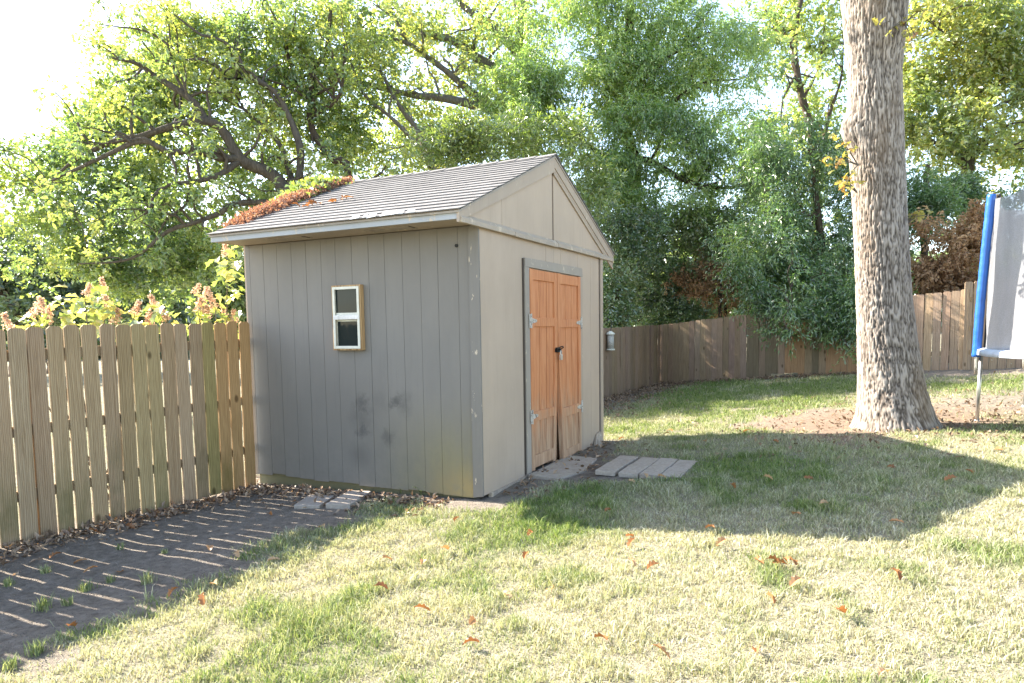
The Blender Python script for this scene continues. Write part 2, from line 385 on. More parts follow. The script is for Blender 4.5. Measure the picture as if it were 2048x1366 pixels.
# ------------------------------------------------------------------ masks over the yard
FN = np.array([-4.074, 5.36]); FF = np.array([-2.834, 7.3]); FD = (FF - FN) / np.linalg.norm(FF - FN); FNRM = np.array([FD[1], -FD[0]])
TREE = np.array([4.79, 8.45])
def local_uv(x, y):
    dx, dy = x - S0[0], y - S0[1]
    return dx * UD[0] + dy * UD[1], dx * VD[0] + dy * VD[1]
def seg_dist(x, y, a, b):
    d = b - a; t = np.clip(((x - a[0]) * d[0] + (y - a[1]) * d[1]) / (d @ d), 0, 1)
    return np.hypot(x - a[0] - t * d[0], y - a[1] - t * d[1])
C1 = P(1320, 767, 17.8)[:2]; C0 = P(1207, 797, 14.9)[:2]; C0 = C0 + (C0 - C1) / np.linalg.norm(C1 - C0) * 3.2
C2 = P(1722, 745, 14.5)[:2]; C3 = P(1932, 738, 13.3)[:2]; C4 = P(2300, 710, 12.6)[:2]
def dirt_mask(x, y):
    x = np.asarray(x, float); y = np.asarray(y, float)
    nz = fbm(x * 1.9, y * 1.9, 4, 21) - .5; nf = fbm(x * 6, y * 6, 3, 31) - .5
    dn = (x - FN[0]) * FNRM[0] + (y - FN[1]) * FNRM[1]; ds = (x - FN[0]) * FD[0] + (y - FN[1]) * FD[1]
    lim = 2.05 - .16 * (ds - 1.2)
    m = sstep(.22, -.22, dn - lim + nz * 1.0 + nf * .5) * sstep(-.1, .1, dn + .4)
    u, v = local_uv(x, y)
    m = np.maximum(m, sstep(.5, .2, -u + nz * .5) * (v > -.3) * (v < 3.2) * (u < .3))
    # trodden earth in front of the doors and round the pavers
    d2 = np.minimum(seg_dist(u, v, np.array([.2, -.1]), np.array([3.2, -.15])) - .28, np.hypot((u - 1.45) / 1.0, (v + .75) / .95) - .62)
    m = np.maximum(m, sstep(.2, -.15, d2 + nz * .9 + nf * .4))
    # bare earth round the big trunk and under the trampoline
    dt = np.hypot((x - TREE[0] + .2) / 1.25, (y - TREE[1] - .5) / 1.1)
    m = np.maximum(m, sstep(1.5, .75, dt + nz * 1.6 + nf * .6) * .95)
    dt = np.hypot((x - 7.3) / 2.2, (y - 9.2) / 1.6); m = np.maximum(m, sstep(1.3, .6, dt + nz * 1.2) * .9)
    # along the far fences
    dc = np.minimum(seg_dist(x, y, C0, C1) - 1.0, seg_dist(x, y, C1, C2) - .35); dc = np.minimum(dc, seg_dist(x, y, C3, C4) - 1.3)
    m = np.maximum(m, sstep(.6, -.3, dc + nz * 1.3))
    m = np.maximum(m, sstep(.19, .28, nz + .35 * nf) * .6 * sstep(5., 7.5, y))
    return np.clip(m, 0, 1)
def green_mask(x, y):
    n = fbm(x * .9 + 3, y * .9, 4, 41); n2 = fbm(x * 4, y * 4, 2, 47)
    g = sstep(.4, .62, .65 * n + .35 * n2)
    u, v = local_uv(x, y)
    lush = sstep(1.0, .2, np.hypot((u + .05) / 1.3, (v + .9) / .7)); far = sstep(9.5, 12.5, y) * .35
    edge = sstep(.5, .0, np.abs(((x - FN[0]) * FNRM[0] + (y - FN[1]) * FNRM[1]) - 2.1)) * .4
    shed = sstep(1.6, .3, np.hypot((u - 1.8) / 1.5, (v + 2.2) / 1.6)) * .3
    return np.clip(.14 + .6 * g + .5 * lush + far + edge + shed, 0, 1)

# ------------------------------------------------------------------ ground sheet
xs = np.concatenate([[-400, -200, -100, -60, -40, -25, -16, -12], np.arange(-9, 13.01, .075), [16, 20, 28, 40, 60, 100, 200, 400]])
ys = np.concatenate([[-200, -80, -30, -10, -4, -1], np.arange(.6, 20.5, .075), [23, 27, 33, 42, 55, 80, 130, 220, 400]])
GX, GY = np.meshgrid(xs, ys); gx, gy = GX.ravel(), GY.ravel()
ny, nx = GX.shape; ii = (np.arange(ny - 1)[:, None] * nx + np.arange(nx - 1)[None, :])
GF = np.stack([ii, ii + 1, ii + nx + 1, ii + nx], -1).reshape(-1, 4)
near = (gx > -9.1) & (gx < 13.1) & (gy > .5) & (gy < 20.6)
dm = np.where(near, dirt_mask(gx, gy), .2); gm = np.where(near, green_mask(gx, gy), .5)
GZ = ground(gx, gy)
redm = np.clip(sstep(2.6, .8, np.hypot(gx - TREE[0], gy - TREE[1])), 0, 1) * .6
gme = fast('lawn_ground', np.stack([gx, gy, GZ], -1), GF, M['soil'], {'dirt': dm, 'grn': gm, 'red': redm}, True)
tag(link('lawn_ground', gme), kind='structure')

# ------------------------------------------------------------------ shed
shed = empty('garden_shed', S0, YAW)
tag(shed, 'taupe wooden garden shed with orange double doors and grey shingle roof', 'shed')
L, GW, HW, EV, RIDGE, EAVE = 2.8765, 3.39, 2.468, .405, 3.425, 2.545
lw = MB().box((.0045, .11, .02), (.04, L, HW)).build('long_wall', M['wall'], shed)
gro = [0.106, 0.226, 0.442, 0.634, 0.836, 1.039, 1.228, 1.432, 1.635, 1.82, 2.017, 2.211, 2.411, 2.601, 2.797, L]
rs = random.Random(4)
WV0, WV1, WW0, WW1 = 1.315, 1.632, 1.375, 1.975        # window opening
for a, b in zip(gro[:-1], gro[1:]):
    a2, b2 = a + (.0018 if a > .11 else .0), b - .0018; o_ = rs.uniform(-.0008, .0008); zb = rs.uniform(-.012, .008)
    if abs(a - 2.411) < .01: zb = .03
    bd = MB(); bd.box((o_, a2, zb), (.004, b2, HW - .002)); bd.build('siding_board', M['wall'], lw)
MB().prism([(-.02, .0, .015), (-.02, .1055, -.005), (-.02, .1055, HW - .004), (-.02, 0, HW - .004)], (.0205, 0, 0)).build('corner_board', M['corner'], shed, .003)
# other two walls (away from the camera)
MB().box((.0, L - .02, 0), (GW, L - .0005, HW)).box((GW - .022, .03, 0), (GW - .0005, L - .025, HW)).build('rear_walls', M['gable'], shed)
MB().box((.045, .12, -.2), (GW - .05, L - .04, .03)).build('skid_timber', M['skid'], shed)
# gable wall with the door opening
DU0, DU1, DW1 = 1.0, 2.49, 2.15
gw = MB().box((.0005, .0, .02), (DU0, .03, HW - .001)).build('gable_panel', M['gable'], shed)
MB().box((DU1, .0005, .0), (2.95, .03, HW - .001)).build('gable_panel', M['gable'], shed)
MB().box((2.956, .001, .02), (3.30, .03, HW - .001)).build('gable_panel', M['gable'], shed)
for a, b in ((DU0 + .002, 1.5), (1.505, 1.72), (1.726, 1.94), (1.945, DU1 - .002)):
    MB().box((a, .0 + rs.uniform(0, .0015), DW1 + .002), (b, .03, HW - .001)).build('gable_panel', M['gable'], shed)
MB().box((3.296, -.022, -.02), (3.392, .03, HW - .003)).build('corner_board', M['trim'], shed, .003)
MB().box((3.285, -.006, 0), (3.2945, .001, HW - .003)).build('dark_batten', M['seam'], shed)  # narrow dark strip beside the corner board
# triangular gables above the ledge
def rz(u): return EAVE + (RIDGE - EAVE) * (1 - abs(u - GW / 2) / (GW / 2 + EV))
def tri(u0, u1, v0, v1, name, mat):
    pts = [(u0, v0, HW), (u1, v0, HW), (u1, v0, rz(u1) - .035)]
    if u0 < GW / 2 < u1: pts.append((GW / 2, v0, RIDGE - .035))
    pts.append((u0, v0, rz(u0) - .035))
    return MB().prism(pts[::-1], (0, v1 - v0, 0)).build(name, mat, shed)
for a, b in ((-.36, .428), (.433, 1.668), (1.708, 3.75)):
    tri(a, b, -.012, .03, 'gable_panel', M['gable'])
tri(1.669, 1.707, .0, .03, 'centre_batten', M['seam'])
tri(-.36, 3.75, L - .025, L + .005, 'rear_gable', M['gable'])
MB().box((.4285, -.004, HW), (.4325, .03, rz(.43) - .05)).build('panel_joint', M['seam'], shed)
# ledge under the gable: lengths of peeling board
for a, b in ((-EV + .01, .64), (.648, 1.75), (1.757, 3.2), (3.206, GW + EV - .01)):
    dz = rs.uniform(-.006, .006)
    MB().prism([(a, -.05, HW - .03 + dz), (a, -.05, HW + .012 + dz), (a, -.0125, HW + .05 + dz), (a, -.0125, HW - .03 + dz)], (b - a, 0, 0)).build('ledge_board', M['ledge'], shed, .003)
# rake boards
def rake(side, off, wd, v0, v1, name, mat):
    c = GW / 2; e0 = -EV - .012 if side < 0 else GW + EV + .012
    pts = [(e0, v0, rz(e0) - off), (c, v0, RIDGE - off), (c, v0, RIDGE - off - wd * 1.09), (e0, v0, rz(e0) - off - wd * 1.09)]
    if side < 0: pts = pts[::-1]
    if side < 0: pts[0] = (e0, v0, max(pts[0][2], HW - .03))
    return MB().prism(pts, (0, v1 - v0, 0)).build(name, mat, shed, .002)
rake(-1, .012, .15, -.037, -.0125, 'rake_board', M['trim']); rake(1, .012, .105, -.037, -.0125, 'rake_board', M['trim'])
rake(1, .125, .03, -.027, -.0125, 'rake_batten', M['trim']); rake(1, .165, .035, -.03, -.0125, 'rake_batten', M['trim'])
rake(1, .112, .01, -.016, -.0125, 'dark_batten', M['seam']); rake(1, .158, .008, -.015, -.0125, 'dark_batten', M['seam'])  # thin dark strips between the rake trims
# eaves: fascia and soffit with vents, both sides
for s in (0, 1):
    fx = (lambda u: u) if s == 0 else (lambda u: GW - u)
    def bx(u0, v0, z0, u1, v1, z1):
        a, b = sorted((fx(u0), fx(u1))); return MB().box((a, v0, z0), (b, v1, z1))
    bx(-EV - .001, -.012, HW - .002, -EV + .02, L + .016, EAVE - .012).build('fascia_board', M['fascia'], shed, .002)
    so_ = bx(-EV + .0205, -.01, HW + .004, -.002, L + .01, HW + .016).build('soffit', M['trim'], shed)
    bx(-EV - .006, -.03, EAVE - .0115, -EV + .012, L + .02, EAVE + .005).build('drip_edge', M['trim'], shed)
    if s == 0:
        for va, vb in ((1.82, 2.24), (.58, 1.03)):
            vt = MB().box((-.27, va, HW - .001), (-.14, vb, HW + .0035)).build('soffit_vent', M['dark'], shed)
            for k in range(5):
                MB().box((-.265 + k * .026, va, HW - .005), (-.257 + k * .026, vb, HW - .0015)).build('vent_slat', M['casing'], vt)
            MB().box((-.285, va - .015, HW - .006), (-.2705, vb + .015, HW + .003)).box((-.1395, va - .015, HW - .006), (-.125, vb + .015, HW + .003)).build('vent_frame', M['casing'], vt)
# roof decks + shingles
sl = math.atan2(RIDGE - EAVE, GW / 2 + EV); SLEN = (GW / 2 + EV) / math.cos(sl) + .03
V0, V1 = -.055, L + .035
deck = MB()
deck.prism([(-EV - .02, V0 + .01, rz(-EV - .02) - .002), (GW / 2, V0 + .01, RIDGE - .002), (GW + EV + .02, V0 + .01, rz(GW + EV + .02) - .002), (GW + EV + .02, V0 + .01, rz(GW + EV + .02) - .02), (GW / 2, V0 + .01, RIDGE - .025), (-EV - .02, V0 + .01, rz(-EV - .02) - .02)], (0, V1 - V0 - .02, 0))
roof = deck.build('roof', M['casing'], shed)
EXPO, TABW = .135, .304; cache = {}
def tab_mesh(wd):
    k = round(wd, 3)
    if k not in cache:
        b = MB(); t = .0085; h = EXPO + .045     # local: x along v, y up the slope, z out
        b.add([(0, 0, .010), (wd, 0, .010), (wd, h, .001), (0, h, .001), (0, 0, .010 + t), (wd, 0, .010 + t), (wd, h, .004), (0, h, .004)],
              [(0, 3, 2, 1), (4, 5, 6, 7), (0, 1, 5, 4), (1, 2, 6, 5), (2, 3, 7, 6), (3, 0, 4, 7)])
        me = bpy.data.meshes.new('shingle'); me.from_pydata(b.v, [], b.f); me.materials.append(M['shingle']); cache[k] = me
    return cache[k]
def slope_matrix(v, s):
    # columns: x = +v, y = up slope (front slope faces -u), z = normal
    cs, sn = math.cos(sl), math.sin(sl)
    p0 = Vector((-EV - .035, 0, rz(-EV - .035)))
    Y = Vector((cs, 0, sn)); X = Vector((0, -1, 0)); N = X.cross(Y)
    mm = Matrix.Identity(4)
    for i in range(3): mm[i][0] = X[i]; mm[i][1] = Y[i]; mm[i][2] = N[i]
    loc = p0 + Y * s + Vector((0, v, 0)); mm.translation = loc
    return mm
nc = int(SLEN / EXPO)
for c_ in range(nc):
    st = V0 - (c_ % 2) * TABW / 2 - .07 * ((c_ // 2) % 3); v = st
    while v < V1:
        a, b = max(v, V0), min(v + TABW - .004, V1)
        if b - a > .03:
            o = bpy.data.objects.new('shingle', tab_mesh(b - a)); COL.objects.link(o); o.parent = roof
            mm = slope_matrix(b, c_ * EXPO + rs.uniform(-.003, .003)); o.matrix_basis = mm @ Matrix.Rotation(rs.uniform(-.004, .004), 4, 'Z')
        v += TABW
bk = MB()   # rear slope, hidden from the photograph: plain courses
for c_ in range(nc):
    s0_, s1_ = c_ * EXPO, c_ * EXPO + EXPO + .04
    def q_(s, h): return (GW + EV + .035 - s * math.cos(sl), V0, rz(GW + EV + .035) + s * math.sin(sl) + h)
    bk.prism([q_(s0_, .01), q_(s0_, .019), q_(s1_, .005), q_(s1_, .001)], (0, V1 - V0, 0))
tag(bk.build('shingle_courses', M['shingle'], roof), kind='stuff')
for k in range(13):
    a = V0 - .006 + k * .232; b = a + .27
    if a > V1: break
    b = min(b, V1 + .01); h0, h1 = .018 , .026
    t = .12; cs, sn = math.cos(sl), math.sin(sl)
    def rp(sd, vv, h): return (GW / 2 + sd * t * cs, vv, RIDGE - t * sn + h)
    MB().add([rp(-1, a, h1), (GW / 2, a, RIDGE + h1), rp(1, a, h1), rp(1, b, h0), (GW / 2, b, RIDGE + h0), rp(-1, b, h0),
              rp(-1, a, h1 - .012), (GW / 2, a, RIDGE + h1 - .012), rp(1, a, h1 - .012)],
             [(0, 1, 4, 5), (1, 2, 3, 4), (0, 6, 7, 1), (1, 7, 8, 2)]).build('ridge_cap', M['shingle'], roof)
# lifted pale strip at the eave
fl = MB()
for k in range(7):
    v0_ = .38 + k * .1 + rs.uniform(-.02, .02); w_ = rs.uniform(.03, .11); t_ = rs.uniform(.012, .05)
    fl.prism([(-EV - .046, v0_, EAVE + .001), (-EV - .05, v0_ + w_, EAVE + .001 + rs.uniform(-.012, .004)), (-EV - .04 + t_, v0_ + w_ * .8, EAVE + .026 + t_ * .42), (-EV - .03 + t_ * .6, v0_ + .01, EAVE + .026 + t_ * .3)], (0, 0, .004))
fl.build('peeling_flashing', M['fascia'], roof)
# conduit hole, corner paint scars
MB().tube([(-.012, .235, 2.3), (.02, .235, 2.3)], .016, 12).build('conduit_hole', M['dark'], shed)
# window
wn = MB()
wn.box((-.055, WV0 - .02, WW0 - .02), (-.0025, WV0, WW1 + .02)).box((-.055, WV1, WW0 - .02), (-.0025, WV1 + .02, WW1 + .02))
wn.box((-.055, WV0, WW1), (-.0025, WV1, WW1 + .02)).box((-.055, WV0, WW0 - .02), (-.0025, WV1, WW0))
win = wn.build('window', M['pine'], shed, .002)
fr = MB(); t = .022
fr.box((-.065, WV0 - .004, WW0 - .004), (-.0555, WV0 + t, WW1 + .004)).box((-.065, WV1 - t, WW0 - .004), (-.0555, WV1 + .004, WW1 + .004))
fr.box((-.065, WV0 + t, WW1 - t), (-.0555, WV1 - t, WW1 + .004)).box((-.065, WV0 + t, WW0 - .004), (-.0555, WV1 - t, WW0 + t))
fr.build('frame', M['cream'], win, .002)
mid = (WW0 + WW1) / 2 + .005
MB().box((-.068, WV0 + .0005, mid - .022), (-.05, WV1 - .0005, mid + .022)).build('meeting_rail', M['white'], win, .003)
for z0, z1, xo in ((mid + .0225, WW1 - .0005, -.045), (WW0 + .0005, mid - .0225, -.028)):
    s_ = MB(); a, b = WV0 + .0005, WV1 - .0005
    s_.box((xo, a, z0), (xo + .012, a + .018, z1)).box((xo, b - .018, z0), (xo + .012, b, z1)).box((xo, a + .0185, z1 - .018), (xo + .012, b - .0185, z1)).box((xo, a + .0185, z0), (xo + .012, b - .0185, z0 + .022))
    s_.build('sash', M['cream'], win)
    MB().box((xo + .004, a + .0185, z0 + .0225), (xo + .008, b - .0185, z1 - .0185)).build('pane', M['glass'], win)
# door casing
MB().prism([(.90, -.03, DW1 + .015), (2.585, -.03, DW1 + .012), (2.57, -.03, DW1 + .115), (.905, -.03, DW1 + .105)], (0, .0295, 0)).build('door_header', M['casing'], shed, .003)
MB().prism([(.895, -.03, .0), (1.0, -.03, .0), (1.0, -.03, DW1 + .0145), (.895, -.03, DW1 + .0145)], (0, .0295, 0)).build('door_casing', M['casing'], shed, .003)
MB().prism([(2.495, -.03, .0), (2.575, -.03, .0), (2.575, -.03, DW1 + .0115), (2.495, -.03, DW1 + .0115)], (0, .0295, 0)).build('door_casing', M['trim'], shed, .003)
MB().box((.882, -.018, .04), (.8945, -.0005, DW1 + .1)).build('dark_batten', M['seam'], shed)  # narrow dark strip left of the door casing
def door(u0, u1, hinge_left, warp, taper, z0, rails):
    """planks behind stiles and rails; the free edge bows out (warp) or is cut short (taper) low down"""
    def W(p):
        u, v, z = p; k = ((u - u0) if hinge_left else (u1 - u)) / (u1 - u0); lo = max(0., 1 - z / 1.45) ** 1.2
        return (u + (-1 if hinge_left else 1) * taper * lo * k, v - warp * lo * k, z)
    def wb(a, b):
        mb = MB()
        zs = np.linspace(a[2], b[2], max(2, int((b[2] - a[2]) / .2) + 1))
        for i, z in enumerate(zs): mb.v += [W(p) for p in ((a[0], a[1], z), (b[0], a[1], z), (b[0], b[1], z), (a[0], b[1], z))]
        mb.f = [(3, 2, 1, 0), tuple(len(mb.v) - 4 + i for i in range(4))]
        for i in range(len(zs) - 1):
            for j in range(4): mb.f.append((i * 4 + j, i * 4 + (j + 1) % 4, i * 4 + 4 + (j + 1) % 4, i * 4 + 4 + j))
        return mb
    z1 = DW1 + .004
    dr = wb((u0 + .001, -.006, z0 + .02), (u1 - .001, .02, z1 - .01)).build('door_leaf', M['orange'], shed)
    st = .085
    n_ = 3; pw = (u1 - u0 - 2 * st) / n_
    for k in range(n_):
        wb((u0 + st + k * pw + .004, -.013 - .002 * k, z0 + .02), (u0 + st + (k + 1) * pw - .004, -.0065, z1 - .01)).build('plank', M['orange'], dr)
    for a, b in ((u0, u0 + st), (u1 - st, u1)):
        wb((a, -.036, z0), (b, -.0065, z1)).build('stile', M['orange'], dr, .003)
    for a, b in rails:
        wb((u0 + st + .001, -.034, a), (u1 - st - .001, -.0145, b)).build('rail', M['orange'], dr, .003)
    return dr
dl = door(1.003, 1.738, True, .0, .085, .05, ((2.045, 2.15), (1.56, 1.655), (.565, .665), (.075, .205)))
dr = door(1.752, 2.49, False, .05, .03, .02, ((2.04, 2.148), (1.545, 1.64), (.515, .62), (.035, .13)))
wbk = MB().box((1.55, .03, .03), (1.95, .045, 2.14)).build('inner_astragal', M['orange'], shed)
for (uu, zz, sg, d_) in ((1.003, 1.62, 1, dl), (2.487, 1.6, -1, dr), (1.003, .625, 1, dl), (2.487, .575, -1, dr)):
    h = MB()
    a, b = sorted((uu - sg * .04, uu + sg * .012)); h.box((a, -.043, zz - .07), (b, -.0375, zz + .07))
    h.prism([(uu + sg * .012, -.042, zz - .03), (uu + sg * .15, -.042, zz - .012), (uu + sg * .15, -.042, zz + .012), (uu + sg * .012, -.042, zz + .03)][::sg], (0, .005, 0))
    h.tube([(uu, -.047, zz - .075), (uu, -.047, zz + .075)], .007, 8)
    h.build('hinge', M['hinge'], d_)
hs = MB().box((1.64, -.044, 1.275), (1.80, -.0385, 1.315)).tube([(1.76, -.05, 1.325), (1.79, -.075, 1.335), (1.83, -.07, 1.325), (1.80, -.045, 1.3)], .006, 6).tube([(1.70, -.05, 1.30), (1.70, -.085, 1.30), (1.70, -.088, 1.255)], .008, 6)
hs.box((1.655, -.06, 1.27), (1.745, -.0445, 1.325))
hsp = hs.build('hasp', M['blackmetal'], dl)
MB().box((1.675, -.1, 1.185), (1.725, -.075, 1.245)).tube([(1.683, -.088, 1.24), (1.683, -.088, 1.285), (1.7, -.088, 1.3), (1.717, -.088, 1.285), (1.717, -.088, 1.24)], .005, 6).build('padlock', M['steel'], dl, .004)
MB().box((1.0, -.03, -.12), (2.49, .06, .012)).build('door_sill', M['casing'], shed)
# broken white bit at the right foot of the gable
MB().prism([(2.93, -.06, -.03), (3.24, -.07, -.03), (3.2, -.04, .16), (3.1, -.02, .13)], (.02, .035, 0)).prism([(3.02, -.09, -.03), (3.2, -.1, -.03), (3.08, -.05, .07)], (0, .03, 0)).build('broken_trim', M['ledge'], shed)
MB().box((.12, -.02, -.04), (1.0, .02, .0195)).build('bottom_plate', M['ledge'], shed)

# ------------------------------------------------------------------ fences
def picket_mesh(wd, H, th=.017, ear=.02):
    b = MB(); b.prism([(-wd / 2, 0, 0), (wd / 2, 0, 0), (wd / 2, 0, H - ear), (wd / 2 - ear, 0, H), (-wd / 2 + ear, 0, H), (-wd / 2, 0, H - ear)], (0, th, 0))
    me = bpy.data.meshes.new('picket'); me.from_pydata(b.v, [], b.f); me.materials.append(M['picket']); return me
def fence(name, label, group, A, B, pitch, wd, H, mat, tone, zA, zB, seed, rails_back=1, step=None, tones=None):
    """A,B ground points; pickets face the yard (local -y); rails on the far side"""
    rr = random.Random(seed); A = np.array(A); B = np.array(B); D = B - A; Ln = np.linalg.norm(D); rzv = math.atan2(D[1], D[0])
    root = empty(name, (A[0], A[1], zA), rzv); tag(root, label, 'fence', group)
    n_ = int(Ln / pitch); base = [picket_mesh(wd * k, H + e_, .017, ea) for k, e_, ea in ((1, 0, .02), (.965, .008, .026), (1.02, -.006, .017), (.985, .004, .022))]
    for bm_ in base: bm_.materials[0] = mat
    for i in range(n_ + 1):
        x = i * pitch; dz = (zB - zA) * x / Ln + rr.uniform(-.007, .007) + (step(x) if step else 0)
        o = bpy.data.objects.new('picket', rr.choice(base)); COL.objects.link(o); o.parent = root
        o.location = (x + rr.uniform(-.002, .002), rr.uniform(-.002, .003), dz); o.rotation_euler = (rr.uniform(-.008, .008), rr.uniform(-.004, .004), rr.uniform(-.012, .012))
        t = rr.uniform(*tone); tt = (t, t * rr.uniform(.95, 1.02), t * rr.uniform(.88, 1.06))
        if tones and i in tones: tt = tones[i]
        o.color = (*tt, 1)
    for h in (.2, .5, .85):
        zz = H * h
        MB().prism([(-.05, .019, zz), (Ln + .05, .019, zz + zB - zA), (Ln + .05, .019, zz + .088 + zB - zA), (-.05, .019, zz + .088)], (0, .036, 0)).build('rail', M['rail'], root)
    x = .3
    while x < Ln:
        MB().box((x - .045, .0565, -.3), (x + .045, .146, H - .1 + (zB - zA) * x / Ln)).build('post', M['rail'], root); x += 2.3
    return root
pl = .1413
fa = FF - FD * pl * 33 - FNRM * .0
ztop = lambda p: 1.66 - .012 * np.linalg.norm(FF - p)
tn = {}
for k in range(40):
    j = 33 - k   # index from the shed end
    if j in (3,): tn[k] = (.72, .78, .55)
    if j in (7, 8): tn[k] = (.85, .88, .76)
    if j in (12, 13, 11): tn[k] = (.86, .85, .82)
    if j in (0, 1, 2): tn[k] = (.98, .82, .62)
fence('picket_fence', 'tan dog-eared picket fence running up to the left side of the shed', None, fa - FNRM * .0, FF + FD * .03, pl, .1275, 1.765, M['picket'], (.74, .92),
      float(gz(*fa)) - .02, -.107, 3, tones=tn)
Z = lambda p: float(gz(p[0], p[1])) - .02
fence('picket_fence', 'weathered brown fence behind the shed, running away to the far corner', 'weathered fences round the yard', C0, C1 - (C1 - C0) / np.linalg.norm(C1 - C0) * .05, .149, .147, 1.54, M['oldpicket'], (.85, 1.15), Z(C0), Z(C1), 5)
mt = {}
for k in (16, 17, 19, 20, 26): mt[k] = (.62, .68, .62)
for k in (22, 23, 24, 28, 29, 30, 31, 32, 33, 34): mt[k] = (1.25, 1.05, .82)
fence('picket_fence', 'reddish-brown fence across the back under the overhanging green branch', 'weathered fences round the yard', C1, C2, .15, .1475, 1.54, M['oldpicket'], (.8, 1.1), Z(C1), Z(C2), 6, step=lambda x: .1 if 2.9 < x < 3.55 else 0, tones=mt)
fence('picket_fence', 'grey-tan fence between the big oak trunk and the trampoline', 'weathered fences round the yard', C2, C3, .15, .139, 1.57, M['oldpicket'], (1.15, 1.5), Z(C2), Z(C3), 7)
fence('picket_fence', 'tall fence end panel standing behind the trampoline net', 'weathered fences round the yard', C3 + (C4 - C3) * .003, C4, .15, .139, 1.72, M['oldpicket'], (1.1, 1.45), Z(C3), Z(C4), 8)

# ------------------------------------------------------------------ pavers
def slab(name, pts, th, label, cat, group=None, drop=0):
    p = np.array(pts, float); c = p.mean(0); z = max(float(ground(*c)), float(gz(*c))) + .012 - drop
    o = MB().prism([(x - c[0], y - c[1], -th) for x, y in p][::1], (0, 0, th)).build(name, M['paver'], None, .006)
    o.location = (c[0], c[1], z); return tag(o, label, cat, group)
k = 0
rowname = ('row nearer the camera', 'row nearer the back fence'); coln = ('first', 'second', 'third', 'fourth')
for j, (va, vb) in enumerate(((-.70, -.905), (-.945, -1.145), (-1.155, -1.345), (-1.355, -1.555))):
    for i, (ua, ub) in enumerate(((1.06, 1.495), (1.505, 1.94))):
        s = [SH(u_, v_)[:2] for u_, v_ in ((ua, va), (ua, vb), (ub, vb), (ub, va))]
        o = slab('concrete_paver', s, .05, f'grey paver by the orange doors, {coln[j]} column from the doors, {rowname[i]}', 'paver', 'pavers laid in front of the shed doors', -.03)
        o.rotation_euler = (rs.uniform(-.012, .012), rs.uniform(-.012, .012), rs.uniform(-.012, .012)); o.location.z = float(gz(*SH(1.5, -1.1)[:2])) + .045 + rs.uniform(-.004, .004)
slab('doorstep_slab', [SH(u_, v_)[:2] for u_, v_ in ((.86, -.05), (.8, -.4), (1.25, -.52), (1.95, -.42), (2.0, -.05))], .06, 'worn concrete slab sunk in the dirt under the orange doors', 'doorstep', None, -.012)
slab('concrete_paver', [(-2.06, 6.3), (-1.81, 6.27), (-1.77, 6.65), (-2.03, 6.69)], .05, 'grey paver in the dirt under the window, the one farther from the lawn', 'paver', 'pavers by the long shed wall', -.012)
slab('concrete_paver', [(-1.75, 6.25), (-1.51, 6.2), (-1.42, 6.73), (-1.65, 6.76)], .05, 'grey paver in the dirt under the window, the one nearer the lawn', 'paver', 'pavers by the long shed wall', -.02)

